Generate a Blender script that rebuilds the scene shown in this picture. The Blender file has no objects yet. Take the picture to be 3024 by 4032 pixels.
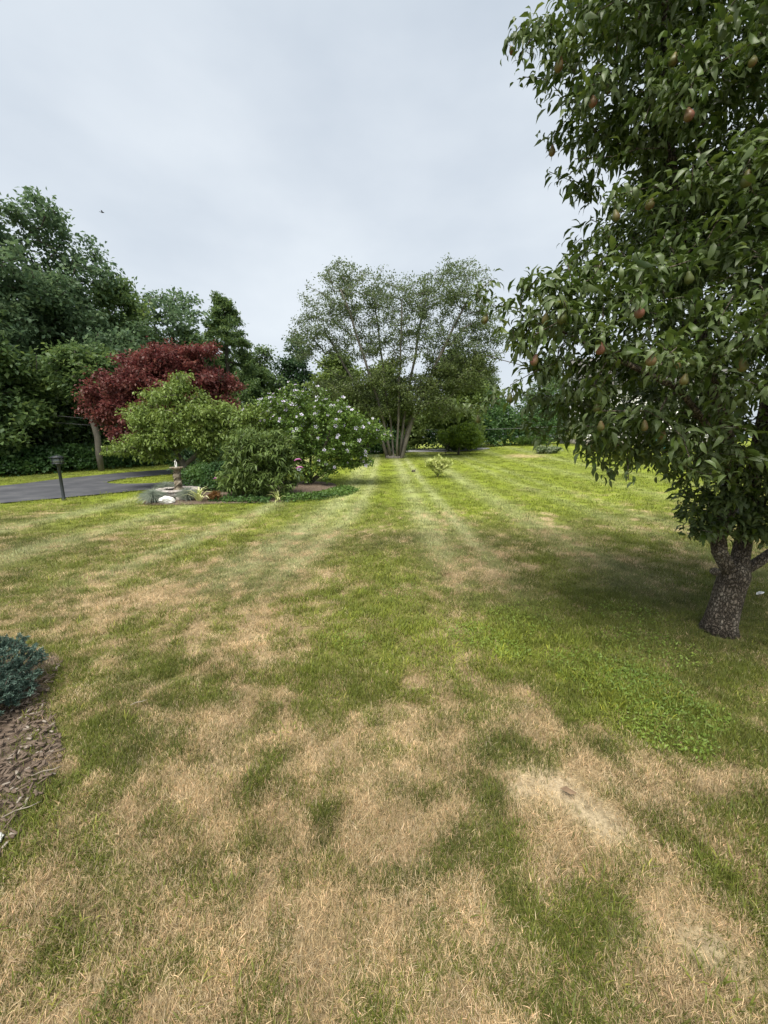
import bpy, math, random
import numpy as np
from mathutils import Vector, Matrix
from mathutils.geometry import delaunay_2d_cdt

R = math.radians
scene = bpy.context.scene
COL = scene.collection

# ------------------------------------------------------------------ camera
cam_d = bpy.data.cameras.new('camera')
cam_d.sensor_width = 36.0
cam_d.lens = 13.54
cam_d.clip_start = 0.05
cam_d.clip_end = 3000
cam = bpy.data.objects.new('camera', cam_d)
cam.location = (0, 0, 1.65)
cam.rotation_euler = (R(90 - 11), 0, 0)
COL.objects.link(cam)
scene.camera = cam

# ------------------------------------------------------------------ sky and sun (overcast)
SUN_EL, SUN_AZ = 63.0, -160.0       # azimuth measured from +Y towards +X
world = bpy.data.worlds.new('World')
scene.world = world
world.use_nodes = True
nt = world.node_tree
nt.nodes.clear()
w_out = nt.nodes.new('ShaderNodeOutputWorld')
w_bg = nt.nodes.new('ShaderNodeBackground')
w_sky = nt.nodes.new('ShaderNodeTexSky')
w_sky.sky_type = 'NISHITA'
w_sky.sun_disc = False
w_sky.sun_elevation = R(SUN_EL)
w_sky.sun_rotation = R(SUN_AZ)
w_sky.dust_density = 4.0
w_tc = nt.nodes.new('ShaderNodeTexCoord')
w_map = nt.nodes.new('ShaderNodeMapping')
w_map.inputs['Scale'].default_value = (1.0, 1.0, 2.2)
w_ns = nt.nodes.new('ShaderNodeTexNoise')
w_ns.inputs['Scale'].default_value = 1.7
w_ns.inputs['Detail'].default_value = 5.0
w_ramp = nt.nodes.new('ShaderNodeValToRGB')
w_ramp.color_ramp.elements[0].position = 0.30
w_ramp.color_ramp.elements[0].color = (3.1, 3.5, 3.95, 1)
w_ramp.color_ramp.elements[1].position = 0.72
w_ramp.color_ramp.elements[1].color = (4.5, 4.82, 5.1, 1)
w_mix = nt.nodes.new('ShaderNodeMix')
w_mix.data_type = 'RGBA'
w_mix.inputs[0].default_value = 0.90
nt.links.new(w_tc.outputs['Generated'], w_map.inputs['Vector'])
nt.links.new(w_map.outputs['Vector'], w_ns.inputs['Vector'])
nt.links.new(w_ns.outputs['Fac'], w_ramp.inputs['Fac'])
nt.links.new(w_sky.outputs['Color'], w_mix.inputs[6])
nt.links.new(w_ramp.outputs['Color'], w_mix.inputs[7])
nt.links.new(w_mix.outputs[2], w_bg.inputs['Color'])
w_bg.inputs['Strength'].default_value = 0.05
nt.links.new(w_bg.outputs['Background'], w_out.inputs['Surface'])

sun_d = bpy.data.lights.new('sun', 'SUN')
sun_d.energy = 1.5
sun_d.angle = R(38)
sun_d.color = (1.0, 0.95, 0.86)
sun = bpy.data.objects.new('sun', sun_d)
_sd = Vector((math.sin(R(SUN_AZ)) * math.cos(R(SUN_EL)), math.cos(R(SUN_AZ)) * math.cos(R(SUN_EL)), math.sin(R(SUN_EL))))
sun.rotation_euler = _sd.to_track_quat('Z', 'Y').to_euler()
sun.location = (0, 0, 40)
COL.objects.link(sun)

scene.view_settings.view_transform = 'Standard'
scene.view_settings.look = 'None'
scene.view_settings.exposure = 1.95
scene.view_settings.gamma = 1.0
scene.view_settings.use_curve_mapping = False
scene.cycles.max_bounces = 6
scene.cycles.transparent_max_bounces = 8

# ------------------------------------------------------------------ small maths
def sm(a, b, v):
    t = np.clip((np.asarray(v, float) - a) / (b - a), 0, 1)
    return t * t * (3 - 2 * t)

def gz(x, y):
    fl = .3 + .7 * sm(-14, -3, x)
    return .55 * sm(6, 40, y) * fl + .45 * sm(4, 14, x) * sm(20, 34, y)

def gzf(x, y):
    return float(gz(x, y))

def _hash(ix, iy, s):
    n = (ix.astype(np.int64) * 374761393 + iy.astype(np.int64) * 668265263 + s * 1442695041) & 0xffffffff
    n = ((n ^ (n >> 13)) * 1274126177) & 0xffffffff
    n = (n ^ (n >> 16)) & 0xffffffff
    return n / 4294967295.0

def vnoise(x, y, s=0):
    ix, iy = np.floor(x), np.floor(y)
    fx, fy = x - ix, y - iy
    fx = fx * fx * (3 - 2 * fx); fy = fy * fy * (3 - 2 * fy)
    a = _hash(ix, iy, s); b = _hash(ix + 1, iy, s); c = _hash(ix, iy + 1, s); d = _hash(ix + 1, iy + 1, s)
    return (a * (1 - fx) + b * fx) * (1 - fy) + (c * (1 - fx) + d * fx) * fy

def fbm(x, y, sc, s=0, o=4):
    v = 0; a = 1; t = 0
    x = np.asarray(x, float) / sc; y = np.asarray(y, float) / sc
    for k in range(o):
        v = v + a * vnoise(x, y, s + 17 * k); t += a
        x = x * 2.03 + 7.1; y = y * 2.03 - 3.7; a *= .55
    return v / t

def unit(v):
    return v / np.maximum(np.linalg.norm(v, axis=-1, keepdims=True), 1e-9)

# ------------------------------------------------------------------ objects
def tag(o, label=None, cat=None, group=None, kind=None):
    if label: o['label'] = label
    if cat: o['category'] = cat
    if group: o['group'] = group
    if kind: o['kind'] = kind
    return o

def empty(name, loc, rz=0.0):
    o = bpy.data.objects.new(name, None)
    o.empty_display_size = .2
    o.location = loc
    o.rotation_euler = (0, 0, rz)
    COL.objects.link(o)
    return o

def link(name, me, parent=None, loc=None, rot=None, kind=None):
    o = bpy.data.objects.new(name, me)
    COL.objects.link(o)
    if parent: o.parent = parent
    if loc is not None: o.location = loc
    if rot is not None: o.rotation_euler = rot
    if kind: o['kind'] = kind
    return o

def copy_tree(o, parent=None):
    c = o.copy(); COL.objects.link(c); c.parent = parent
    for ch in list(o.children): copy_tree(ch, c)
    return c

def make_mesh(name, V, faces, mat=None, tint=None, smooth=False, mats=None, midx=None):
    """V (n,3); faces: list of (m,k) int arrays"""
    me = bpy.data.meshes.new(name)
    V = np.asarray(V, np.float32)
    me.vertices.add(len(V)); me.vertices.foreach_set('co', V.ravel())
    faces = [np.asarray(f, np.int32) for f in faces if len(f)]
    nl = sum(f.size for f in faces); npoly = sum(len(f) for f in faces)
    me.loops.add(nl); me.polygons.add(npoly)
    me.loops.foreach_set('vertex_index', np.concatenate([f.ravel() for f in faces]))
    tot = np.concatenate([np.full(len(f), f.shape[1], np.int32) for f in faces])
    start = np.concatenate([[0], np.cumsum(tot)[:-1]]).astype(np.int32)
    me.polygons.foreach_set('loop_start', start)
    me.polygons.foreach_set('loop_total', tot)
    if smooth: me.polygons.foreach_set('use_smooth', np.ones(npoly, bool))
    if mat: me.materials.append(mat)
    if mats:
        for m in mats: me.materials.append(m)
        if midx is not None: me.polygons.foreach_set('material_index', np.asarray(midx, np.int32))
    if tint is not None:
        a = me.attributes.new('tint', 'FLOAT', 'POINT'); a.data.foreach_set('value', np.asarray(tint, np.float32))
    me.update(calc_edges=True)
    me.validate()
    return me

class MB:
    """collects simple shapes into one mesh"""
    def __init__(s): s.v = []; s.f3 = []; s.f4 = []; s.n = 0
    def add(s, V, quads=(), tris=()):
        V = np.asarray(V, float)
        s.v.append(V)
        if len(quads): s.f4.append(np.asarray(quads) + s.n)
        if len(tris): s.f3.append(np.asarray(tris) + s.n)
        s.n += len(V)
    def box(s, c, d, rz=0, taper=1.0, bev=0.0):
        x, y, z = d[0] / 2, d[1] / 2, d[2] / 2
        V = np.array([[-x, -y, -z], [x, -y, -z], [x, y, -z], [-x, y, -z], [-x * taper, -y * taper, z], [x * taper, -y * taper, z], [x * taper, y * taper, z], [-x * taper, y * taper, z]])
        ca, sa = math.cos(rz), math.sin(rz)
        V = np.c_[V[:, 0] * ca - V[:, 1] * sa, V[:, 0] * sa + V[:, 1] * ca, V[:, 2]] + np.array(c)
        s.add(V, [[0, 3, 2, 1], [4, 5, 6, 7], [0, 1, 5, 4], [1, 2, 6, 5], [2, 3, 7, 6], [3, 0, 4, 7]])
    def lathe(s, prof, n=16, c=(0, 0, 0), twist=0.0, lobes=0, amp=0.0):
        prof = np.asarray(prof, float)
        a = np.arange(n) / n * 2 * math.pi
        V = []
        for r, z in prof:
            rr = r * (1 + amp * np.cos(lobes * a + twist * z)) if lobes else np.full(n, r)
            V.append(np.c_[rr * np.cos(a), rr * np.sin(a), np.full(n, z)])
        V = np.concatenate(V) + np.array(c)
        q = []
        for i in range(len(prof) - 1):
            for j in range(n):
                q.append([i * n + j, i * n + (j + 1) % n, (i + 1) * n + (j + 1) % n, (i + 1) * n + j])
        s.add(V, q)
    def tube(s, P, rad, n=6, cap=True):
        P = np.asarray(P, float); m = len(P)
        rad = np.broadcast_to(np.asarray(rad, float), (m,))
        T = unit(np.gradient(P, axis=0))
        ref = np.array([1., 0, 0]) if abs(T[0][0]) < .8 else np.array([0, 1., 0])
        X = np.cross(T[0], ref); X /= np.linalg.norm(X)
        a = np.arange(n) / n * 2 * math.pi
        V = np.empty((m, n, 3))
        for i in range(m):
            X = X - T[i] * X.dot(T[i]); X /= max(np.linalg.norm(X), 1e-9)
            Y = np.cross(T[i], X)
            V[i] = P[i] + rad[i] * (np.cos(a)[:, None] * X + np.sin(a)[:, None] * Y)
        idx = np.arange(m * n).reshape(m, n)
        q = np.stack([idx[:-1], np.roll(idx[:-1], -1, 1), np.roll(idx[1:], -1, 1), idx[1:]], -1).reshape(-1, 4)
        V = V.reshape(-1, 3)
        if cap:
            V = np.r_[V, P[-1:], P[:1]]
            k = m * n
            t = [[idx[-1][j], idx[-1][(j + 1) % n], k] for j in range(n)] + [[idx[0][(j + 1) % n], idx[0][j], k + 1] for j in range(n)]
            s.add(V, q, t)
        else: s.add(V, q)
    def mesh(s, name, mat, smooth=False, tint=None):
        fs = []
        if s.f4: fs.append(np.concatenate(s.f4))
        if s.f3: fs.append(np.concatenate(s.f3))
        return make_mesh(name, np.concatenate(s.v), fs, mat, tint=tint, smooth=smooth)

# ------------------------------------------------------------------ materials
def new_mat(name):
    m = bpy.data.materials.new(name); m.use_nodes = True
    n = m.node_tree; n.nodes.clear()
    out = n.nodes.new('ShaderNodeOutputMaterial')
    return m, n, out

def ramp_node(n, stops):
    r = n.nodes.new('ShaderNodeValToRGB')
    e = r.color_ramp.elements
    while len(e) < len(stops): e.new(0.5)
    for el, (p, c) in zip(e, stops):
        el.position = p; el.color = (*c, 1)
    return r

def leaf_mat(name, cols, rough=.45, trans=.28, spec=.4, back=None):
    m, n, out = new_mat(name)
    at = n.nodes.new('ShaderNodeAttribute'); at.attribute_name = 'tint'
    k = len(cols)
    rp = ramp_node(n, [(i / (k - 1), c) for i, c in enumerate(cols)])
    n.links.new(at.outputs['Fac'], rp.inputs['Fac'])
    col = rp.outputs['Color']
    if back:
        g = n.nodes.new('ShaderNodeNewGeometry')
        mx = n.nodes.new('ShaderNodeMix'); mx.data_type = 'RGBA'; mx.blend_type = 'MIX'
        mf = n.nodes.new('ShaderNodeMath'); mf.operation = 'MULTIPLY'; mf.inputs[1].default_value = .75
        n.links.new(g.outputs['Backfacing'], mf.inputs[0]); n.links.new(mf.outputs[0], mx.inputs[0])
        n.links.new(col, mx.inputs[6]); mx.inputs[7].default_value = (*back, 1); col = mx.outputs[2]
    b = n.nodes.new('ShaderNodeBsdfPrincipled')
    b.inputs['Roughness'].default_value = rough
    b.inputs['Specular IOR Level'].default_value = spec
    n.links.new(col, b.inputs['Base Color'])
    t = n.nodes.new('ShaderNodeBsdfTranslucent')
    hs = n.nodes.new('ShaderNodeHueSaturation'); hs.inputs['Value'].default_value = 1.5; hs.inputs['Hue'].default_value = .485
    n.links.new(col, hs.inputs['Color']); n.links.new(hs.outputs['Color'], t.inputs['Color'])
    mix = n.nodes.new('ShaderNodeMixShader'); mix.inputs[0].default_value = trans
    n.links.new(b.outputs[0], mix.inputs[1]); n.links.new(t.outputs[0], mix.inputs[2])
    n.links.new(mix.outputs[0], out.inputs['Surface'])
    return m

def rough_mat(name, stops, scale=8.0, detail=6, rough=.85, bump=.3, bscale=None, vor=None, spec=.3, stretch=(1, 1, 1), metal=0.0, bdist=.02):
    m, n, out = new_mat(name)
    tc = n.nodes.new('ShaderNodeTexCoord')
    mp = n.nodes.new('ShaderNodeMapping'); mp.inputs['Scale'].default_value = stretch
    n.links.new(tc.outputs['Object'], mp.inputs['Vector'])
    ns = n.nodes.new('ShaderNodeTexNoise'); ns.inputs['Scale'].default_value = scale; ns.inputs['Detail'].default_value = detail
    ns.inputs['Roughness'].default_value = .65
    n.links.new(mp.outputs[0], ns.inputs['Vector'])
    rp = ramp_node(n, stops)
    n.links.new(ns.outputs['Fac'], rp.inputs['Fac'])
    b = n.nodes.new('ShaderNodeBsdfPrincipled')
    b.inputs['Roughness'].default_value = rough; b.inputs['Specular IOR Level'].default_value = spec; b.inputs['Metallic'].default_value = metal
    n.links.new(rp.outputs['Color'], b.inputs['Base Color'])
    h = ns.outputs['Fac']
    if vor:
        v = n.nodes.new('ShaderNodeTexVoronoi'); v.feature = 'DISTANCE_TO_EDGE'; v.inputs['Scale'].default_value = vor
        wn = n.nodes.new('ShaderNodeTexNoise'); wn.inputs['Scale'].default_value = vor * .6
        va = n.nodes.new('ShaderNodeMix'); va.data_type = 'RGBA'; va.blend_type = 'LINEAR_LIGHT'; va.inputs[0].default_value = .03
        n.links.new(mp.outputs[0], va.inputs[6]); n.links.new(mp.outputs[0], wn.inputs['Vector']); n.links.new(wn.outputs['Color'], va.inputs[7])
        n.links.new(va.outputs[2], v.inputs['Vector'])
        mr = n.nodes.new('ShaderNodeMapRange'); mr.inputs['From Max'].default_value = .25
        n.links.new(v.outputs['Distance'], mr.inputs['Value'])
        ad = n.nodes.new('ShaderNodeMath'); ad.operation = 'ADD'
        n.links.new(mr.outputs[0], ad.inputs[0]); n.links.new(ns.outputs['Fac'], ad.inputs[1]); h = ad.outputs[0]
        mc = n.nodes.new('ShaderNodeMix'); mc.data_type = 'RGBA'; mc.blend_type = 'MULTIPLY'; mc.inputs[0].default_value = 1
        r2 = ramp_node(n, [(0, (.28, .26, .24)), (.75, (1.15, 1.15, 1.15))])
        n.links.new(mr.outputs[0], r2.inputs['Fac'])
        n.links.new(rp.outputs['Color'], mc.inputs[6]); n.links.new(r2.outputs['Color'], mc.inputs[7])
        n.links.new(mc.outputs[2], b.inputs['Base Color'])
    bp = n.nodes.new('ShaderNodeBump'); bp.inputs['Strength'].default_value = bump; bp.inputs['Distance'].default_value = bdist
    n.links.new(h, bp.inputs['Height']); n.links.new(bp.outputs[0], b.inputs['Normal'])
    n.links.new(b.outputs[0], out.inputs['Surface'])
    return m

M = {}
M['bark_pear'] = rough_mat('bark_pear', [(.3, (.075, .06, .044)), (.5, (.19, .155, .12)), (.64, (.29, .25, .20)), (.76, (.45, .43, .37))], scale=11, detail=12, vor=48, bump=1.0, stretch=(1, 1, .5), bdist=.03)
M['bark_grey'] = rough_mat('bark_grey', [(.3, (.07, .063, .052)), (.6, (.15, .135, .112)), (.8, (.26, .24, .21))], scale=5, bump=.5, stretch=(1, 1, .35))
M['bark_dark'] = rough_mat('bark_dark', [(.3, (.035, .03, .024)), (.7, (.10, .085, .065))], scale=6, bump=.5, stretch=(1, 1, .3))
M['pear_leaf'] = leaf_mat('pear_leaf', [(0.029, 0.056, 0.011), (0.044, 0.081, 0.015), (0.067, 0.112, 0.020), (0.116, 0.171, 0.032), (0.207, 0.244, 0.063)], rough=.4, trans=0.26, spec=.35, back=(.12, .16, .065))
M['yellow_leaf'] = leaf_mat('yellow_leaf', [(.6, .55, .05), (.7, .6, .08)], rough=.5)
M['wood_leaf'] = leaf_mat('wood_leaf', [(0.049, 0.093, 0.035), (0.078, 0.137, 0.048), (0.118, 0.183, 0.053), (0.184, 0.256, 0.067)], rough=.55, trans=0.40)
M['wood_leaf_hazed'] = leaf_mat('wood_leaf_hazed', [(0.054, 0.099, 0.053), (0.083, 0.143, 0.070), (0.123, 0.192, 0.088), (0.181, 0.248, 0.110)], rough=.55, trans=0.40)  # bluish veil of haze over the left trees, put into the leaf colour
M['wood_leaf_dark'] = leaf_mat('wood_leaf_dark', [(0.025, 0.056, 0.024), (0.042, 0.090, 0.035), (0.073, 0.140, 0.043)], rough=.55, trans=0.40)
M['olive_leaf'] = leaf_mat('olive_leaf', [(0.070, 0.108, 0.030), (0.110, 0.167, 0.038), (0.161, 0.227, 0.056), (0.223, 0.300, 0.088)], rough=.55, trans=0.40)
M['multi_leaf'] = leaf_mat('multi_leaf', [(0.063, 0.097, 0.043), (0.095, 0.136, 0.055), (0.132, 0.181, 0.074), (0.178, 0.227, 0.105)], rough=.5, trans=0.40)
M['red_leaf'] = leaf_mat('red_leaf', [(0.067, 0.024, 0.023), (0.122, 0.040, 0.034), (0.176, 0.063, 0.048), (0.232, 0.102, 0.057)], rough=.5, trans=0.35)
M['dogwood_leaf'] = leaf_mat('dogwood_leaf', [(0.085, 0.132, 0.027), (0.133, 0.198, 0.038), (0.190, 0.262, 0.055), (0.268, 0.343, 0.103)], rough=.5)
M['buddleia_leaf'] = leaf_mat('buddleia_leaf', [(0.058, 0.092, 0.024), (0.091, 0.142, 0.032), (0.132, 0.192, 0.045), (0.215, 0.270, 0.081)], rough=.55)
M['hibiscus_leaf'] = leaf_mat('hibiscus_leaf', [(0.049, 0.088, 0.018), (0.084, 0.149, 0.026), (0.140, 0.230, 0.039), (0.252, 0.338, 0.065)], rough=.42)
M['willow_leaf'] = leaf_mat('willow_leaf', [(0.263, 0.345, 0.074), (0.425, 0.496, 0.149), (0.607, 0.625, 0.282), (0.759, 0.755, 0.414)], rough=.5)
M['bush_leaf'] = leaf_mat('bush_leaf', [(0.070, 0.116, 0.020), (0.117, 0.189, 0.028), (0.186, 0.273, 0.034), (0.281, 0.355, 0.052)], rough=.5, trans=0.40)
M['ground_leaf'] = leaf_mat('ground_leaf', [(.035, .075, .018), (.06, .12, .022), (.10, .18, .03), (.16, .24, .045)], rough=.5)
M['skirt_leaf'] = leaf_mat('skirt_leaf', [(.06, .085, .03), (.085, .12, .038), (.12, .16, .05), (.16, .20, .07)], rough=.5, trans=.4)
M['weed_leaf'] = leaf_mat('weed_leaf', [(0.096, 0.156, 0.024), (0.144, 0.216, 0.033), (0.204, 0.288, 0.044), (0.264, 0.348, 0.066)], rough=.5)
M['under_leaf'] = leaf_mat('under_leaf', [(0.026, 0.063, 0.021), (0.045, 0.105, 0.030), (0.075, 0.149, 0.039), (0.127, 0.223, 0.052)], rough=.5, trans=0.40)
M['spruce'] = leaf_mat('spruce', [(0.040, 0.079, 0.059), (0.075, 0.131, 0.099), (0.127, 0.194, 0.149), (0.230, 0.304, 0.243)], rough=.55, trans=.05)
M['fescue'] = leaf_mat('fescue', [(0.208, 0.255, 0.199), (0.304, 0.360, 0.298), (0.432, 0.480, 0.412), (0.576, 0.585, 0.469)], rough=.6, trans=.15)
M['lily'] = leaf_mat('lily', [(0.352, 0.418, 0.132), (0.605, 0.638, 0.286), (0.792, 0.792, 0.462)], rough=.5, trans=.2)
M['rust_leaf'] = leaf_mat('rust_leaf', [(.12, .06, .02), (.18, .09, .025), (.22, .14, .04)], rough=.5)
M['petal'] = leaf_mat('petal', [(.62, .56, .80), (.72, .68, .86), (.82, .80, .90)], rough=.5, trans=.25, spec=.2)
M['petal_eye'] = leaf_mat('petal_eye', [(.45, .12, .30), (.7, .5, .4)], rough=.5)
M['pink_spike'] = leaf_mat('pink_spike', [(.45, .12, .34), (.62, .25, .5)], rough=.6)
M['white_flower'] = leaf_mat('white_flower', [(.06, .11, .03), (.10, .16, .05), (.30, .34, .22), (.72, .72, .64)], rough=.6)
M['red_flower'] = leaf_mat('red_flower', [(.10, .12, .03), (.22, .10, .05), (.4, .16, .09)], rough=.6)
M['asphalt'] = rough_mat('asphalt', [(.3, (.042, .044, .050)), (.5, (.068, .070, .078)), (.72, (.115, .116, .12))], scale=1.1, detail=12, rough=.8, bump=.25, bdist=.01)
M['gravel_road'] = rough_mat('gravel_road', [(.3, (.22, .22, .23)), (.7, (.36, .36, .37))], scale=6, rough=.9)
M['mulch'] = rough_mat('mulch', [(.25, (.05, .034, .024)), (.48, (.12, .086, .062)), (.66, (.24, .185, .14)), (.85, (.42, .36, .29))], scale=30, detail=10, rough=.95, bump=1.0, bdist=.03)
M['chip_grey'] = rough_mat('chip_grey', [(.3, (.20, .165, .13)), (.7, (.38, .33, .27))], scale=20, stretch=(1, 8, 8), bump=.4)
M['chip_brown'] = rough_mat('chip_brown', [(.3, (.08, .055, .04)), (.7, (.2, .15, .11))], scale=20, stretch=(1, 8, 8), bump=.4)
M['stone_white'] = rough_mat('stone_white', [(.3, (.5, .49, .46)), (.7, (.82, .81, .77))], scale=9, bump=.4)
M['stone_basin'] = rough_mat('stone_basin', [(.28, (.16, .13, .11)), (.5, (.38, .34, .31)), (.7, (.68, .65, .61))], scale=9, detail=8, bump=.6)
M['stone_column'] = rough_mat('stone_column', [(.3, (.07, .055, .035)), (.52, (.2, .165, .115)), (.75, (.42, .38, .31))], scale=12, detail=8, bump=.6)
M['basin_water'] = rough_mat('basin_water', [(.3, (.02, .014, .01)), (.7, (.05, .035, .025))], scale=4, rough=.15, bump=.05, spec=.5)
M['lamp_metal'] = rough_mat('lamp_metal', [(.3, (.016, .02, .022)), (.7, (.03, .036, .04))], scale=10, rough=.45, bump=.05, spec=.5)
M['lamp_glass'] = rough_mat('lamp_glass', [(.3, (.12, .14, .14)), (.7, (.2, .22, .22))], scale=4, rough=.12, bump=.02, spec=.6)
M['siding'] = rough_mat('siding', [(.3, (.72, .71, .69)), (.7, (.82, .81, .79))], scale=3, rough=.6, bump=.05)
M['roof_shingle'] = rough_mat('roof_shingle', [(.3, (.10, .095, .09)), (.7, (.2, .19, .18))], scale=12, bump=.4)
M['window_glass'] = rough_mat('window_glass', [(.3, (.02, .025, .03)), (.7, (.05, .055, .06))], scale=2, rough=.08, bump=.0, spec=.6)
M['trim_white'] = rough_mat('trim_white', [(.3, (.78, .78, .77)), (.7, (.84, .84, .83))], scale=3, rough=.5, bump=.02)
M['foundation'] = rough_mat('foundation', [(.3, (.3, .28, .25)), (.7, (.45, .42, .38))], scale=8)
M['teal_paint'] = rough_mat('teal_paint', [(.3, (.05, .2, .24)), (.7, (.08, .28, .32))], scale=6, rough=.5, bump=.05)
M['wire'] = rough_mat('wire', [(.3, (.14, .14, .14)), (.7, (.22, .22, .22))], scale=6, rough=.5, bump=0)
M['bird'] = rough_mat('bird', [(.3, (.02, .02, .02)), (.7, (.05, .05, .05))], scale=9)
M['dead_leaf'] = rough_mat('dead_leaf', [(.3, (.14, .09, .055)), (.7, (.26, .18, .11))], scale=20)
M['feather'] = rough_mat('feather', [(.35, (.12, .12, .11)), (.6, (.7, .7, .66))], scale=30)
def pear_mat():
    m, n, out = new_mat('pear_skin')
    tc = n.nodes.new('ShaderNodeTexCoord'); oi = n.nodes.new('ShaderNodeObjectInfo')
    ns = n.nodes.new('ShaderNodeTexNoise'); ns.inputs['Scale'].default_value = 9
    ad = n.nodes.new('ShaderNodeVectorMath'); ad.operation = 'ADD'
    n.links.new(tc.outputs['Object'], ad.inputs[0]); n.links.new(oi.outputs['Random'], ad.inputs[1]); n.links.new(ad.outputs[0], ns.inputs['Vector'])
    sx = n.nodes.new('ShaderNodeSeparateXYZ'); n.links.new(tc.outputs['Object'], sx.inputs[0])
    a = n.nodes.new('ShaderNodeMath'); a.operation = 'MULTIPLY_ADD'; a.inputs[1].default_value = 9.0
    n.links.new(sx.outputs['X'], a.inputs[0]); n.links.new(ns.outputs['Fac'], a.inputs[2])
    b2 = n.nodes.new('ShaderNodeMath'); b2.operation = 'MULTIPLY_ADD'; b2.inputs[1].default_value = .9; b2.inputs[2].default_value = -.45
    n.links.new(oi.outputs['Random'], b2.inputs[0])
    c = n.nodes.new('ShaderNodeMath'); c.operation = 'ADD'; n.links.new(a.outputs[0], c.inputs[0]); n.links.new(b2.outputs[0], c.inputs[1])
    rp = ramp_node(n, [(.2, (.08, .095, .025)), (.5, (.14, .12, .04)), (.78, (.165, .10, .05)), (1.05, (.20, .085, .055))])
    n.links.new(c.outputs[0], rp.inputs['Fac'])
    b = n.nodes.new('ShaderNodeBsdfPrincipled'); b.inputs['Roughness'].default_value = .45; b.inputs['Specular IOR Level'].default_value = .35
    n.links.new(rp.outputs['Color'], b.inputs['Base Color']); n.links.new(b.outputs[0], out.inputs['Surface'])
    return m
M['pear_skin'] = pear_mat()

# ------------------------------------------------------------------ lawn colour map
DRY = [  # x, y, radius, amount (dry > 0, green < 0)
    (-.55, 1.0, .7, .5), (-1.0, 1.75, .42, .5), (.05, 1.85, .28, .6), (.32, 1.70, .28, .5), (-.35, 1.45, .5, .2), (.3, 1.05, .3, .35),
    (-1.2, 3.25, .55, .85), (-.75, 3.0, .3, .4), (-2.5, 3.9, .6, .75), (-3.3, 4.2, .6, .6), (-1.9, 3.7, .5, .6), (-1.35, 2.55, .25, .45), (-.85, 2.3, .25, .4),
    (1.15, 4.35, .5, .6), (.7, 3.6, .22, .5), (.65, 2.55, .3, .45), (.85, 2.2, .25, .35), (-.4, 4.6, .3, .45), (2.1, 5.2, .5, .45), (2.7, 6.6, .6, .35),
    (.95, 1.45, .33, .9), (1.25, 1.65, .3, .45), (.75, 1.55, .2, .5), (1.1, .95, .25, .45), (1.55, 1.75, .2, .5),
    (-4.2, 6.0, 1.0, .4), (-3.0, 7.3, .8, .35), (-2.2, 5.2, .5, .35), (1.2, 7.5, .5, .25), (4.5, 8.0, 1.2, .3), (7.5, 12, 2.2, .35), (1.0, 21.5, 2.0, .55), (9.5, 26, 2.0, .9), (8.0, 24, 2.2, .4), (6, 18, 2, .3),
    (-.15, 2.75, .45, -.6), (.2, 3.4, .4, -.5), (0.1, 4.6, .4, -.35), (-.25, 1.5, .16, -.35), (-1.75, 2.5, .45, -.35), (-1.42, 1.5, .18, -.8), (-1.25, 1.2, .12, -.5), (-1.55, 1.9, .22, -.6),
    (1.6, 2.8, .6, -1.0), (1.75, 2.1, .3, -.9), (2.4, 3.6, .9, -.8), (1.3, 3.2, .5, -.5), (1.5, 1.3, .3, -.35), (.62, 1.18, .11, -.5), (.55, .95, .10, -.55), (.75, .88, .09, -.5), (-.1, 1.15, .10, -.5), (-.8, 1.3, .08, -.6), (-1.0, 1.0, .08, -.5), (-.15, 2.2, .3, -.4), (1.2, 1.25, .2, -.3),
]
STRIPES = [(-6.5, .3), (-4.6, .35), (-2.6, .22), (-1.05, .36), (-.45, .18), (.8, .26), (1.4, .16), (2.9, .36), (4.6, .26), (5.5, .2), (7.9, .4), (10.5, .4)]

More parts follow.
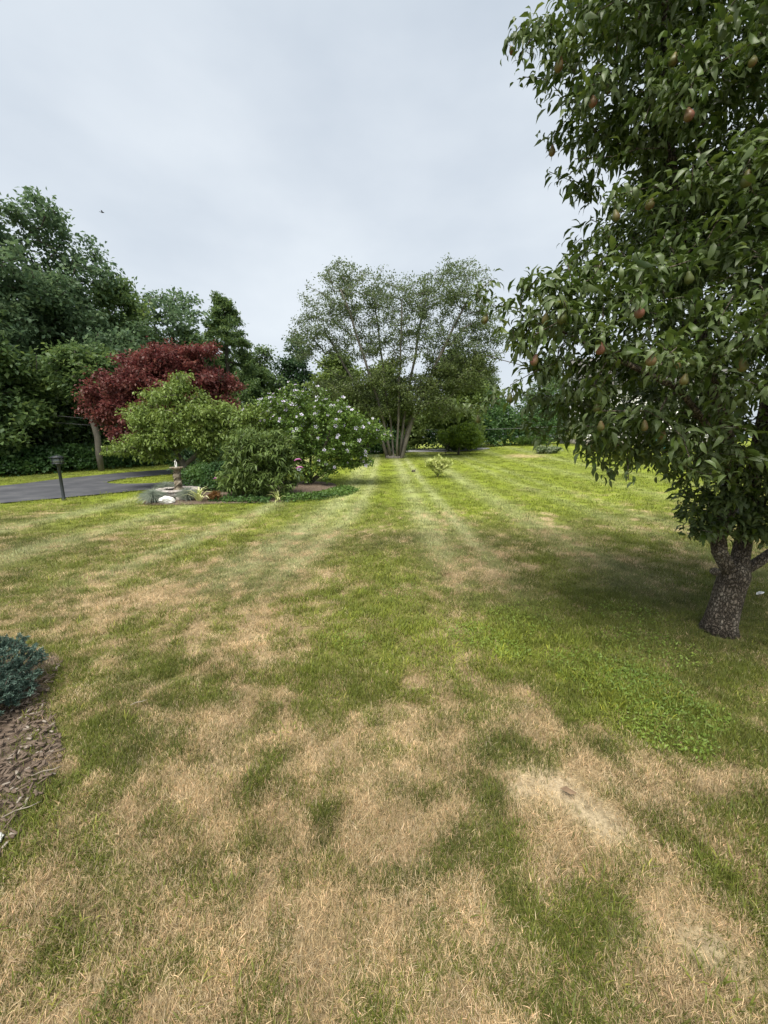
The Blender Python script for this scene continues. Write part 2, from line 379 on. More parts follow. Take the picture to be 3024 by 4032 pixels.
def lawn_maps(x, y):
    x = np.asarray(x, float); y = np.asarray(y, float)
    wx = x + .5 * (fbm(x, y, .7, 91, 3) - .5); wy = y + .5 * (fbm(x, y, .7, 77, 3) - .5)
    d = np.full(x.shape, .13) + .08 * (1 - sm(2.2, 4.5, y)) + .10 * (1 - sm(1.1, 1.8, y)) - .20 * sm(6, 10, y)
    for a, b, r, k in DRY:
        d = d + .66 * k * np.exp(-((wx - a) ** 2 + (wy - b) ** 2) / (r * r))
    near = 1 - sm(9, 16, y)
    d = d + (.25 + .5 * near) * (fbm(x, y, 1.1, 5, 3) - .5) + (.12 + .95 * near) * (fbm(x, y, .28, 23, 3) - .5) + 1.5 * near * (fbm(x, y, .085, 29, 2) - .5)
    d = np.clip(d, 0, 1)
    st = np.zeros(x.shape)
    for c, w in STRIPES:
        xc = c - (.0105 if c < -.3 else -.0006) * np.clip(13 - y, 0, 13) ** 2
        st = st + np.exp(-((x - xc + .08 * (fbm(x, y, 1.0, 44, 2) - .5)) / w) ** 2)
    st = (.80 - .12 * sm(0, .6, x) - .36 * sm(1.8, 4.5, x)) * np.clip(st, 0, 1) * sm(3.0, 5.5, y) * (.55 + .8 * fbm(x, y, 1.6, 12, 2))
    lush = np.clip(fbm(x, y, 1.5, 61, 3) * 1.7 - .35 + .45 * sm(6.5, 11, y) - .25 * sm(19, 26, y) - .45 * (1 - sm(-10, -5, x)), 0, 1)     # yellow-green weedy patches
    lush = np.clip(lush + .9 * np.exp(-((wx - 1.55) ** 2 + (wy - 2.2) ** 2) / .18) * (fbm(x, y, .2, 3, 2) > .42) + .8 * np.exp(-((wx - .75) ** 2 + (wy - 3.0) ** 2) / .07) - .35 * np.exp(-((x - 2.6) ** 2 + (y - 3.8) ** 2) / 2.0), 0, 1)
    bare = np.clip(1.5 * np.exp(-(((x - .92) * .8 + (y - 1.45) * .5) / .09) ** 2 - (((x - .92) * .5 - (y - 1.45) * .8) / .16) ** 2) * (.4 + 1.6 * fbm(x, y, .12, 71, 3)) + np.exp(-((wx - 1.05) ** 2 + (wy - .9) ** 2) / .025) * .8 + np.exp(-((wx - .75) ** 2 + (wy - 1.56) ** 2) / .02), 0, 1)
    return d, st, lush, bare

G_DARK = np.array([.066, .088, .020]); G_MID = np.array([.142, .168, .033]); G_LUSH = np.array([.235, .285, .034])
STRAW = np.array([.65, .50, .29]); SOIL = np.array([.16, .115, .075]); SAND = np.array([.50, .40, .27]); PALE = np.array([.45, .47, .25])

def mix(a, b, t):
    return a + (b - a) * t[..., None]

def lawn_colour(x, y):
    d, st, lush, bare = lawn_maps(x, y)
    g = mix(np.broadcast_to(G_MID, x.shape + (3,)), G_LUSH, lush)
    g = mix(g, G_DARK * 1.3, np.clip(.55 - fbm(x, y, .5, 8, 3), 0, .3) * 2 * (1 - lush))
    g = mix(g, PALE, st * .8)
    c = mix(g, STRAW * .8, sm(.25, .8, d))
    near = 1 - sm(5, 9, y)
    c = mix(c, SOIL * 1.25, .45 * near * (1 - bare))
    return mix(c, SAND, bare)

# ------------------------------------------------------------------ ground sheet
def build_lawn():
    u = np.linspace(-1, 1, 441)
    k = 7.4
    xs = np.sinh(u * k) / math.sinh(k) * 700
    v = np.linspace(-.55, 1, 441)
    ys = np.sinh(v * k) / math.sinh(k) * 700 + 1.6
    X, Y = np.meshgrid(xs, ys)
    Z = gz(X, Y) + .012 * (fbm(X, Y, .45, 2, 3) - .5) * (np.hypot(X, Y) < 9)
    V = np.c_[X.ravel(), Y.ravel(), Z.ravel()]
    n, m = X.shape
    idx = np.arange(n * m).reshape(n, m)
    q = np.stack([idx[:-1, :-1], idx[:-1, 1:], idx[1:, 1:], idx[1:, :-1]], -1).reshape(-1, 4)
    mt, t, out = new_mat('lawn_ground')
    at = t.nodes.new('ShaderNodeAttribute'); at.attribute_name = 'gcol'
    g = t.nodes.new('ShaderNodeNewGeometry')
    n1 = t.nodes.new('ShaderNodeTexNoise'); n1.inputs['Scale'].default_value = 34; n1.inputs['Detail'].default_value = 8; n1.inputs['Roughness'].default_value = .75
    n2 = t.nodes.new('ShaderNodeTexNoise'); n2.inputs['Scale'].default_value = 4.5; n2.inputs['Detail'].default_value = 9; n2.inputs['Roughness'].default_value = .7
    t.links.new(g.outputs['Position'], n1.inputs['Vector']); t.links.new(g.outputs['Position'], n2.inputs['Vector'])
    r1 = ramp_node(t, [(.3, (.45, .45, .45)), (.7, (1.5, 1.5, 1.5))]); r2 = ramp_node(t, [(.3, (.72, .74, .66)), (.7, (1.24, 1.22, 1.2))])
    t.links.new(n1.outputs['Fac'], r1.inputs['Fac']); t.links.new(n2.outputs['Fac'], r2.inputs['Fac'])
    m1 = t.nodes.new('ShaderNodeMix'); m1.data_type = 'RGBA'; m1.blend_type = 'MULTIPLY'; m1.inputs[0].default_value = 1
    m2 = t.nodes.new('ShaderNodeMix'); m2.data_type = 'RGBA'; m2.blend_type = 'MULTIPLY'; m2.inputs[0].default_value = 1
    t.links.new(at.outputs['Color'], m1.inputs[6]); t.links.new(r1.outputs['Color'], m1.inputs[7])
    t.links.new(m1.outputs[2], m2.inputs[6]); t.links.new(r2.outputs['Color'], m2.inputs[7])
    b = t.nodes.new('ShaderNodeBsdfPrincipled'); b.inputs['Roughness'].default_value = .9; b.inputs['Specular IOR Level'].default_value = .15
    t.links.new(m2.outputs[2], b.inputs['Base Color'])
    bp = t.nodes.new('ShaderNodeBump'); bp.inputs['Strength'].default_value = .8; bp.inputs['Distance'].default_value = .03
    t.links.new(n1.outputs['Fac'], bp.inputs['Height']); t.links.new(bp.outputs[0], b.inputs['Normal'])
    t.links.new(b.outputs[0], out.inputs['Surface'])
    me = make_mesh('lawn', V, [q], mt, smooth=True)
    c = lawn_colour(V[:, 0], V[:, 1])
    a = me.attributes.new('gcol', 'FLOAT_COLOR', 'POINT')
    a.data.foreach_set('color', np.c_[c, np.ones(len(c))].astype(np.float32).ravel())
    return tag(link('lawn', me), kind='structure', label='mown lawn with straw coloured dry patches')
build_lawn()

def sheet(name, poly, dz, mat, kind='structure', step=.8, label=None, crown=0.0):
    """flat outline laid over the terrain as one sheet"""
    P = np.array(poly, float)
    lo, hi = P.min(0), P.max(0)
    pts = [Vector(p) for p in P]
    gx, gy = np.meshgrid(np.arange(lo[0] + step / 2, hi[0], step), np.arange(lo[1] + step / 2, hi[1], step))
    def inside(x, y):
        c = False; j = len(P) - 1
        for i in range(len(P)):
            if (P[i][1] > y) != (P[j][1] > y) and x < (P[j][0] - P[i][0]) * (y - P[i][1]) / (P[j][1] - P[i][1]) + P[i][0]: c = not c
            j = i
        return c
    for x, y in zip(gx.ravel(), gy.ravel()):
        if inside(x, y): pts.append(Vector((x, y)))
    k = len(P)
    r = delaunay_2d_cdt(pts, [(i, (i + 1) % k) for i in range(k)], [list(range(k))], 1, 1e-4)
    V = np.array([[p[0], p[1], 0] for p in r[0]])
    V[:, 2] = gz(V[:, 0], V[:, 1]) + dz
    if crown:
        edge = np.array([min(np.hypot(*(P - v[:2]).T)) for v in V])
        V[:, 2] += crown * np.clip(edge / .5, 0, 1)
    T = [f for f in r[2] if len(f) == 3]
    me = make_mesh(name, V, [np.array(T)], mat, smooth=True)
    o = link(name, me)
    return tag(o, kind=kind, label=label)

def smooth_poly(pts, n=4, closed=True):
    P = np.array(pts, float); k = len(P); out = []
    for i in range(k):
        p0, p1, p2, p3 = P[(i - 1) % k], P[i], P[(i + 1) % k], P[(i + 2) % k]
        for j in range(n):
            t = j / n
            out.append(.5 * ((2 * p1) + (-p0 + p2) * t + (2 * p0 - 5 * p1 + 4 * p2 - p3) * t * t + (-p0 + 3 * p1 - 3 * p2 + p3) * t ** 3))
    return np.array(out)

DRIVE = [(-26, -6.5), (-20, -.6), (-14, 5.1), (-9.59, 9.42), (-8.6, 10.4), (-7.59, 11.5), (-6.33, 12.8), (-5.3, 14.6), (-4.7, 17), (-4.6, 20.4), (-6.2, 20.6), (-6.4, 18), (-6.5, 15.6), (-7.2, 14.0), (-8.0, 13.45), (-8.8, 13.3), (-9.55, 13.42), (-9.95, 13.8), (-10.1, 14.4), (-10.0, 15.1), (-9.5, 15.95), (-8.6, 17.2), (-7.6, 19.2), (-7.3, 21.2), (-9.2, 21.0), (-10.0, 19.4), (-11.0, 18.2), (-11.9, 17.0), (-12.6, 14.9), (-12.9, 12.8), (-15.2, 9.6), (-21, 4.2), (-28, -2)]
sheet('driveway', smooth_poly(DRIVE, 3), .03, M['asphalt'], label='dark asphalt driveway curving past the lamp post')
FARROAD = [(-4, 31.2), (3, 31.2), (7.4, 31.8), (9.0, 33.2), (7.0, 35.2), (2, 34.8), (-4, 34.6)]
sheet('far_road', smooth_poly(FARROAD, 3), .03, M['gravel_road'], label='pale strip of road beyond the many-stemmed tree')
BED = [(-6.0, 9.45), (-5.2, 9.25), (-4.2, 9.4), (-3.0, 9.55), (-2.3, 9.85), (-1.8, 10.5), (-1.6, 11.6), (-1.6, 12.9), (-2.2, 13.7), (-3.6, 14.0), (-5.0, 13.4), (-5.9, 12.4), (-6.3, 11.0)]
sheet('shrub_bed', smooth_poly(BED, 4), .02, M['mulch'], step=.4, label='brown mulch bed under the flowering shrubs', crown=.05)
NBED = [(-2.42, 2.62), (-2.2, 2.25), (-1.95, 2.0), (-1.70, 1.76), (-1.60, 1.55), (-1.55, 1.39), (-1.52, 1.2), (-1.5, .9), (-1.6, .5), (-2.2, .3), (-3.2, .6), (-3.6, 1.6), (-3.4, 2.6), (-2.8, 2.8)]
near_bed = sheet('mulch_bed', smooth_poly(NBED, 5), .006, M['mulch'], step=.12, label='wood chip mulch bed around the blue spruce', crown=.015)

# ------------------------------------------------------------------ grass (stuff)
def in_poly(P, x, y):
    c = np.zeros(x.shape, bool); j = len(P) - 1
    for i in range(len(P)):
        den = (P[j][1] - P[i][1]) if abs(P[j][1] - P[i][1]) > 1e-9 else 1e-9
        c ^= ((P[i][1] > y) != (P[j][1] > y)) & (x < (P[j][0] - P[i][0]) * (y - P[i][1]) / den + P[i][0])
        j = i
    return c

def edge_dist(P, x, y):
    d = np.full(x.shape, 9.0); k = (x < -1.2) & (y < 3.2); 
    d[k] = np.min(np.hypot(x[k][:, None] - P[None, :, 0], y[k][:, None] - P[None, :, 1]), axis=1)
    return d

def tuft_mesh(name, seed, nb, rad, h, w, lean, mat, curl=.5):
    r = np.random.default_rng(seed)
    V = []; F4 = []; F3 = []; T = []; k = 0
    for i in range(nb):
        a = r.uniform(0, 6.28); d = rad * math.sqrt(r.uniform(0, 1))
        b = np.array([d * math.cos(a), d * math.sin(a), 0])
        az = r.uniform(0, 6.28) if r.uniform() < .6 else a + r.normal(0, .5)
        L = h * r.uniform(.55, 1.3); th = np.clip(r.normal(lean, .3), .02, 1.5)
        dirh = np.array([math.cos(az), math.sin(az), 0]); s = np.array([-math.sin(az), math.cos(az), 0])
        p = [b]; ang = th * .6; 
        for sgm in range(3):
            p.append(p[-1] + L / 3 * (dirh * math.sin(ang) + np.array([0, 0, math.cos(ang)]))); ang += curl * r.uniform(.2, 1.0)
            if ang > 1.75: ang = 1.75
        ww = w * r.uniform(.7, 1.3)
        for q, f in ((p[0], .8), (p[1], 1.0), (p[2], .75)):
            V += [q - s * ww * f / 2, q + s * ww * f / 2]
        V.append(p[3])
        F4 += [[k, k + 1, k + 3, k + 2], [k + 2, k + 3, k + 5, k + 4]]; F3.append([k + 4, k + 5, k + 6])
        T += [r.uniform()] * 7; k += 7
    return make_mesh(name, np.array(V), [np.array(F4), np.array(F3)], mat, tint=T)

def grass_mat():
    m, n, out = new_mat('grass_blade')
    ic = n.nodes.new('ShaderNodeAttribute'); ic.attribute_type = 'INSTANCER'; ic.attribute_name = 'icol'
    at = n.nodes.new('ShaderNodeAttribute'); at.attribute_name = 'tint'
    rp = ramp_node(n, [(0, (.6, .62, .6)), (.5, (1, 1, 1)), (.88, (1.2, 1.18, 1.1)), (1, (2.1, 1.75, 1.9))])
    n.links.new(at.outputs['Fac'], rp.inputs['Fac'])
    mx = n.nodes.new('ShaderNodeMix'); mx.data_type = 'RGBA'; mx.blend_type = 'MULTIPLY'; mx.inputs[0].default_value = 1
    n.links.new(ic.outputs['Color'], mx.inputs[6]); n.links.new(rp.outputs['Color'], mx.inputs[7])
    b = n.nodes.new('ShaderNodeBsdfPrincipled'); b.inputs['Roughness'].default_value = .5; b.inputs['Specular IOR Level'].default_value = .3
    t = n.nodes.new('ShaderNodeBsdfTranslucent')
    n.links.new(mx.outputs[2], b.inputs['Base Color']); n.links.new(mx.outputs[2], t.inputs['Color'])
    ms = n.nodes.new('ShaderNodeMixShader'); ms.inputs[0].default_value = .3
    n.links.new(b.outputs[0], ms.inputs[1]); n.links.new(t.outputs[0], ms.inputs[2]); n.links.new(ms.outputs[0], out.inputs['Surface'])
    return m

def build_grass():
    gm = grass_mat()
    tc = bpy.data.collections.new('tufts')
    protos = []
    for i in range(5): protos.append(tuft_mesh('tuft_a%d' % i, 100 + i, 30, .06, .036, .0019, .55, gm, .55))      # green, upright
    for i in range(5): protos.append(tuft_mesh('tuft_b%d' % i, 200 + i, 42, .07, .031, .0014, .95, gm, .5))      # straw, matted
    for i in range(3): protos.append(tuft_mesh('tuft_c%d' % i, 300 + i, 18, .07, .050, .0048, .85, gm, .6))         # broad weedy blades
    for i, me in enumerate(protos):
        o = bpy.data.objects.new('tuft_%02d' % i, me); tc.objects.link(o)
    r = np.random.default_rng(7)
    bands = [(.45, 1.6, 2200), (1.6, 2.6, 1500), (2.6, 4, 800), (4, 6.5, 360), (6.5, 10, 110), (10, 16, 45), (16, 26, 16), (26, 36, 7)]
    X = []; Y = []; S = []
    for y0, y1, dens in bands:
        w0 = y1 * 1.12 + .6
        n = int(dens * (y1 - y0) * 2 * w0)
        x = r.uniform(-w0, w0, n); y = r.uniform(y0, y1, n)
        k = np.abs(x) < y * 1.12 + .6
        X.append(x[k]); Y.append(y[k]); S.append(np.full(k.sum(), math.sqrt(max(1, y1 / 3.2)) ))
    x = np.concatenate(X); y = np.concatenate(Y); s = np.concatenate(S)
    d, st, lush, bare = lawn_maps(x, y)
    nbp = smooth_poly(NBED, 5); nb = in_poly(nbp, x, y)
    k = ~in_poly(smooth_poly(DRIVE, 3), x, y) & ~(in_poly(smooth_poly(BED, 4), x, y) & (r.uniform(0, 1, len(x)) > .22)) & ~(nb & (r.uniform(0, 1, len(x)) > np.clip((1.1 * np.exp(-edge_dist(nbp, x, y) / .10) + .12) * sm(.30, .62, fbm(x, y, .16, 55, 3)), 0, 1))) & ~in_poly(smooth_poly(FARROAD, 3), x, y) & (r.uniform(0, 1, len(x)) > bare * .9) & (np.hypot(x - 2.88, y - 3.05) > .16)
    x, y, s, d, st, lush, bare, nb = [a[k] for a in (x, y, s, d, st, lush, bare, nb)]
    n = len(x)
    u = r.uniform(0, 1, n)
    straw = u < np.clip(sm(-.12, .92, d) * .95 + .04, 0, .93)
    weedy = ~straw & (r.uniform(0, 1, n) < lush ** 2 * .6)
    idx = np.where(straw, 5 + r.integers(0, 5, n), np.where(weedy, 10 + r.integers(0, 3, n), r.integers(0, 5, n)))
    g = mix(np.broadcast_to(G_MID, (n, 3)), G_DARK, np.clip(r.normal(.3, .35, n), 0, 1) * (1 - .5 * lush))
    g = mix(g, G_LUSH, lush * r.uniform(.4, 1, n)); g = mix(g, PALE, st * .85)
    g = mix(g, np.array([.17, .15, .05]), np.clip(d * .8, 0, .7) * r.uniform(0, 1, n))
    sw = mix(np.broadcast_to(STRAW, (n, 3)), np.array([.36, .25, .13]), r.uniform(0, 1, n) ** 1.5)
    sw = mix(sw, np.array([.74, .62, .42]), np.clip(r.normal(-.1, .45, n), 0, 1)); sw = mix(sw, np.array([.24, .20, .075]), np.clip(r.normal(-.25, .5, n), 0, .8))
    c = np.where(straw[:, None], sw, g) * (r.uniform(.72, 1.25, n) * (.72 + .56 * fbm(x, y, .10, 63, 2)))[:, None]
    far = sm(5, 11, y)
    c = c * (1 - far[:, None]) + (.45 * c + .55 * lawn_colour(x, y)) * far[:, None]
    hs = np.where(straw, .95, .62 + .95 * (fbm(x, y, .22, 33, 3))) * r.uniform(.75, 1.25, n)
    hs = np.where(nb, 1.3, hs)
    me = bpy.data.meshes.new('grass')
    me.vertices.add(n)
    z = gz(x, y) + .012 * (fbm(x, y, .45, 2, 3) - .5) * (np.hypot(x, y) < 9) - .004
    me.vertices.foreach_set('co', np.c_[x, y, z].astype(np.float32).ravel())
    def attr(nm, ty, key, val):
        a = me.attributes.new(nm, ty, 'POINT'); a.data.foreach_set(key, np.ascontiguousarray(val).ravel())
    attr('idx', 'INT', 'value', idx.astype(np.int32))
    attr('rot', 'FLOAT_VECTOR', 'vector', np.c_[r.normal(0, .12, n), r.normal(0, .12, n), r.uniform(0, 6.28, n)].astype(np.float32))
    attr('scl', 'FLOAT_VECTOR', 'vector', np.c_[s, s, np.sqrt(s) * hs].astype(np.float32))
    attr('icol', 'FLOAT_VECTOR', 'vector', c.astype(np.float32))
    o = link('grass', me, kind='stuff')
    o['label'] = 'short mown grass blades, green and straw coloured'; o['category'] = 'grass'
    ng = bpy.data.node_groups.new('grass_scatter', 'GeometryNodeTree')
    ng.interface.new_socket('Geometry', in_out='INPUT', socket_type='NodeSocketGeometry')
    ng.interface.new_socket('Geometry', in_out='OUTPUT', socket_type='NodeSocketGeometry')
    gi = ng.nodes.new('NodeGroupInput'); go = ng.nodes.new('NodeGroupOutput')
    ci = ng.nodes.new('GeometryNodeCollectionInfo'); ci.inputs['Collection'].default_value = tc
    ci.inputs['Separate Children'].default_value = True; ci.inputs['Reset Children'].default_value = True
    ip = ng.nodes.new('GeometryNodeInstanceOnPoints'); ip.inputs['Pick Instance'].default_value = True
    def named(nm, ty):
        a = ng.nodes.new('GeometryNodeInputNamedAttribute'); a.data_type = ty; a.inputs['Name'].default_value = nm; return a.outputs['Attribute']
    er = ng.nodes.new('FunctionNodeEulerToRotation')
    ng.links.new(named('rot', 'FLOAT_VECTOR'), er.inputs[0])
    ng.links.new(gi.outputs[0], ip.inputs['Points']); ng.links.new(ci.outputs[0], ip.inputs['Instance'])
    ng.links.new(named('idx', 'INT'), ip.inputs['Instance Index'])
    ng.links.new(er.outputs[0], ip.inputs['Rotation']); ng.links.new(named('scl', 'FLOAT_VECTOR'), ip.inputs['Scale'])
    ng.links.new(ip.outputs[0], go.inputs[0])
    md = o.modifiers.new('scatter', 'NODES'); md.node_group = ng
    print('tufts', n)
build_grass()

# ------------------------------------------------------------------ foliage toolkit
def tmpl(rows, tip=True):
    """leaf template from rows (t, halfwidth, w_mid, w_side); first row and last row are points"""
    V = [(rows[0][0], 0, rows[0][2])]; F3 = []; F4 = []
    for t, hw, wm, ws in rows[1:-1]: V += [(t, hw, ws), (t, 0, wm), (t, -hw, ws)]
    V.append((rows[-1][0], 0, rows[-1][2]))
    n = len(rows) - 2
    F3 += [(0, 2, 1), (0, 3, 2)]
    for i in range(n - 1):
        a = 1 + 3 * i; b = a + 3
        F4 += [(a, a + 1, b + 1, b), (a + 1, a + 2, b + 2, b + 1)]
    a = 1 + 3 * (n - 1); L = len(V) - 1
    F3 += [(a, a + 1, L), (a + 1, a + 2, L)]
    return np.array(V, float), np.array(F4, int).reshape(-1, 4), np.array(F3, int)

T_DIAMOND = (np.array([(0, 0, 0), (.45, .5, .05), (1, 0, -.12), (.45, -.5, .05)], float), np.zeros((0, 4), int), np.array([(0, 2, 1), (0, 3, 2)]))
T_PEAR = tmpl([(0, 0, 0, 0), (.28, .42, .07, .12), (.65, .42, .02, .08), (1, 0, -.24, 0)])
T_PEAR2 = tmpl([(0, 0, 0, 0), (.22, .40, .15, .11), (.58, .46, .12, .06), (1, 0, -.46, 0)])
T_OVAL = tmpl([(0, 0, 0, 0), (.5, .5, .04, .10), (1, 0, -.15, 0)])
T_LANCE = tmpl([(0, 0, 0, 0), (.4, .5, .08, .10), (1, 0, -.30, 0)])
T_BLADE = tmpl([(0, 0, 0, 0), (.35, .5, .22, .24), (.7, .4, .25, .27), (1, 0, -.02, 0)])

def leaves(name, P, D, N, L, W, tint, tm, mat):
    D = unit(D); S = unit(np.cross(D, N)); N2 = np.cross(S, D)
    tv, f4, f3 = tm
    n, k = len(P), len(tv)
    L = np.broadcast_to(L, (n,)); W = np.broadcast_to(W, (n,))
    V = P[:, None] + D[:, None] * (L[:, None] * tv[:, 0])[..., None] + S[:, None] * (W[:, None] * tv[:, 1])[..., None] + N2[:, None] * (L[:, None] * tv[:, 2])[..., None]
    off = (np.arange(n) * k)[:, None, None]
    fs = []
    if len(f4): fs.append((f4[None] + off).reshape(-1, 4))
    fs.append((f3[None] + off).reshape(-1, 3))
    return make_mesh(name, V.reshape(-1, 3), fs, mat, tint=np.repeat(np.broadcast_to(tint, (n,)), k), smooth=k > 4)

def grow(rng, trunks, att, step=.35, arc=.10, jit=.05, up_pen=.6):
    """trunks: list of polylines (arrays) sharing their first point; attractors join the nearest limb"""
    pos = []; par = []
    for T in trunks:
        last = -1
        for i, p in enumerate(T):
            p = np.array(p, float)
            if i == 0 and pos:
                d = [np.linalg.norm(p - q) for q in pos]; last = int(np.argmin(d)); 
                if d[last] < .02: continue
            pos.append(p); par.append(last); last = len(pos) - 1
    ntr = len(pos)
    cap = ntr + len(att) * 14 + 10
    A = np.zeros((cap, 3)); A[:ntr] = pos; par = par + [0] * (cap - ntr); n = ntr
    base = A[:ntr].copy()
    order = np.argsort(np.min(np.linalg.norm(att[:, None] - base[None], axis=2), axis=1))
    tips = []
    for oi in order:
        a = att[oi]
        dv = A[:n] - a
        cost = np.sqrt((dv ** 2).sum(1)) + up_pen * np.maximum(0, dv[:, 2] + .02)
        cost[0] += 2
        j = int(np.argmin(cost)); s = A[j].copy(); d = np.linalg.norm(a - s)
        k = min(12, max(1, int(d / step)))
        last = j
        for q in range(1, k + 1):
            t = q / k
            p = s + (a - s) * t
            if q < k: p = p + rng.normal(0, jit * d, 3) * .5 + np.array([0, 0, arc * d * 4 * t * (1 - t)])
            A[n] = p; par[n] = last; last = n; n += 1
        tips.append((n - 1, j))
    return A[:n], np.array(par[:n]), tips, order

def branch_mesh(name, A, par, r0, rmin, mat, expo=.5, flare=0.0, nmax=9):
    n = len(A)
    cnt = np.ones(n)
    for i in range(n - 1, 0, -1):
        if par[i] >= 0: cnt[par[i]] += cnt[i]
    rad = np.maximum(rmin, r0 * (cnt / cnt[0]) ** expo)
    kids = [[] for _ in range(n)]
    for i in range(n):
        if par[i] >= 0: kids[par[i]].append(i)
    mb = MB()
    starts = [(-1, i) for i in range(n) if par[i] < 0]
    while starts:
        p, i = starts.pop()
        ch = ([p] if p >= 0 else []) + [i]
        while kids[i]:
            ks = sorted(kids[i], key=lambda q: -cnt[q])
            for q in ks[1:]: starts.append((i, q))
            i = ks[0]; ch.append(i)
        if len(ch) < 2: continue
        rr = rad[ch].copy()
        if p >= 0: rr[0] = min(rad[p] * .75, rr[1] * 1.35)
        if flare and p < 0:
            z = A[ch][:, 2] - A[ch][0, 2]; rr = rr * (1 + flare * np.exp(-z / .09))
        mb.tube(A[ch], rr, nmax if rr[0] > .05 else (6 if rr[0] > .02 else 4), cap=True)
    return mb.mesh(name, mat, smooth=True), rad

def in_lobes(rng, lobes, n, shell=2.4):
    vol = np.array([l[3] * l[4] * l[5] for l in lobes]) ** .9
    pick = rng.choice(len(lobes), n, p=vol / vol.sum())
    Lb = np.array(lobes, float)[pick]
    d = unit(rng.normal(0, 1, (n, 3)))
    return Lb[:, :3] + d * Lb[:, 3:6] * (rng.uniform(0, 1, n) ** (1 / shell))[:, None]

def twig_leaves(rng, A, par, tips, per, spread, droop=.35, flat=.55, along=.8, out=.7):
    ti = np.array([t[0] for t in tips]); pi = par[ti]
    tip = A[ti]; base = A[pi]
    dirv = unit(tip - base + 1e-6)
    m = len(ti)
    k = np.repeat(np.arange(m), per)
    t = 1 - along * rng.uniform(0, 1, len(k)) ** 1.3
    P = base[k] + (tip - base)[k] * t[:, None] + rng.normal(0, spread, (len(k), 3)) * np.array([1, 1, .6])
    D = out * dirv[k] + rng.normal(0, .75, (len(k), 3)) + np.array([0, 0, -droop])
    N = np.array([0, 0, 1.]) + rng.normal(0, flat, (len(k), 3))
    return P, D, N, k

def simple_tree(name, loc, label, cat, group, seed, trunks, lobes, natt, per, leafL, leafW, spread, mat, bark, r0, droop=.35, step=.6, rmin=.012, shell=2.4, tm=T_DIAMOND, rz=0, flat=.55, up_pen=.6, arc=.1, keep_leaf=0, expo=.5, out=.7, along=.8, crown_name='crown', trunk_name='trunk', leaf_name='leaf', tint_noise=.35, jit=.05):
    rng = np.random.default_rng(seed)
    root = empty(name, loc, rz)
    tag(root, label, cat, group)
    att = in_lobes(rng, lobes, natt, shell)
    att[:, 2] = np.maximum(att[:, 2], .12)
    A, par, tips, order = grow(rng, [np.array(t, float) for t in trunks], att, step=step, up_pen=up_pen, arc=arc, jit=jit)
    me, rad = branch_mesh(name + '_' + trunk_name, A, par, r0, rmin, bark, expo=expo)
    link(trunk_name, me, root)
    P, D, N, k = twig_leaves(rng, A, par, tips, per, spread, droop, flat, along, out)
    ct = rng.uniform(0, 1, len(tips))
    tint = np.clip((1 - tint_noise) * rng.beta(2, 2.4, len(P)) + tint_noise * ct[k], 0, 1)
    Ls = leafL * rng.uniform(.65, 1.25, len(P)); Ws = leafW * Ls / leafL
    if keep_leaf:
        split_leaves(root, name, leaf_name, P, D, N, Ls, Ws, tint, tm, mat, keep_leaf, Vector(loc), crown_name, rng)
    else:
        o = link(crown_name, leaves(name + '_' + crown_name, P, D, N, Ls, Ws, tint, tm, mat), root)
        if crown_name != 'crown': o['kind'] = 'stuff'
    return root, A, par, tips, rad

def split_leaves(root, name, leaf_name, P, D, N, Ls, Ws, tint, tm, mat, keep, loc, crown_name, rng):
    """the leaves that show largest become leaves of their own, the rest one mass"""
    C = np.array(cam.location) - np.array(loc)
    dist = np.linalg.norm(P - C, axis=1)
    cen = P.mean(0)
    # visible from the camera: near-most leaf within a coarse angular bin
    v = (P - C) / dist[:, None]
    b = np.round(np.c_[np.arctan2(v[:, 0], v[:, 1]), np.arcsin(np.clip(v[:, 2], -1, 1))] / (np.median(Ls) / np.median(dist) * .55)).astype(int)
    inview = (np.abs(v[:, 0] / np.maximum(v[:, 1], .05)) < .98)
    od = np.argsort(dist); seen = set(); pick = []
    size = Ls / dist
    for i in od:
        if not inview[i]: continue
        q = (b[i, 0], b[i, 1])
        if q in seen: continue
        seen.add(q); pick.append(i)
    pick = sorted(pick, key=lambda i: -size[i])[:keep]
    mask = np.ones(len(P), bool); mask[pick] = False
    rest = link(crown_name, leaves(name + '_' + crown_name, P[mask], D[mask], N[mask], Ls[mask], Ws[mask], tint[mask], tm, mat), root)
    rest['kind'] = 'stuff'
    protos = []
    asp = float(np.median(Ws / Ls))
    for q in range(8):
        protos.append(leaves(name + '_leaf', np.zeros((1, 3)), np.array([[1., 0, 0]]), np.array([[0, 0, 1.]]), 1.0, asp, (q + .5) / 8, tm, mat))
    Dn = unit(D); S = unit(np.cross(Dn, N)); N2 = np.cross(S, Dn)
    for i in pick:
        o = bpy.data.objects.new(leaf_name, protos[min(7, int(tint[i] * 8))])
        COL.objects.link(o); o.parent = root
        # template side axis for D=x, N=z is cross(x,z) = -y
        m = Matrix(((Dn[i][0], -S[i][0], N2[i][0], P[i][0]), (Dn[i][1], -S[i][1], N2[i][1], P[i][1]), (Dn[i][2], -S[i][2], N2[i][2], P[i][2]), (0, 0, 0, 1)))
        o.matrix_local = m @ Matrix.Scale(Ls[i], 4)
    return pick

def G(x, y): return (x, y, gzf(x, y))

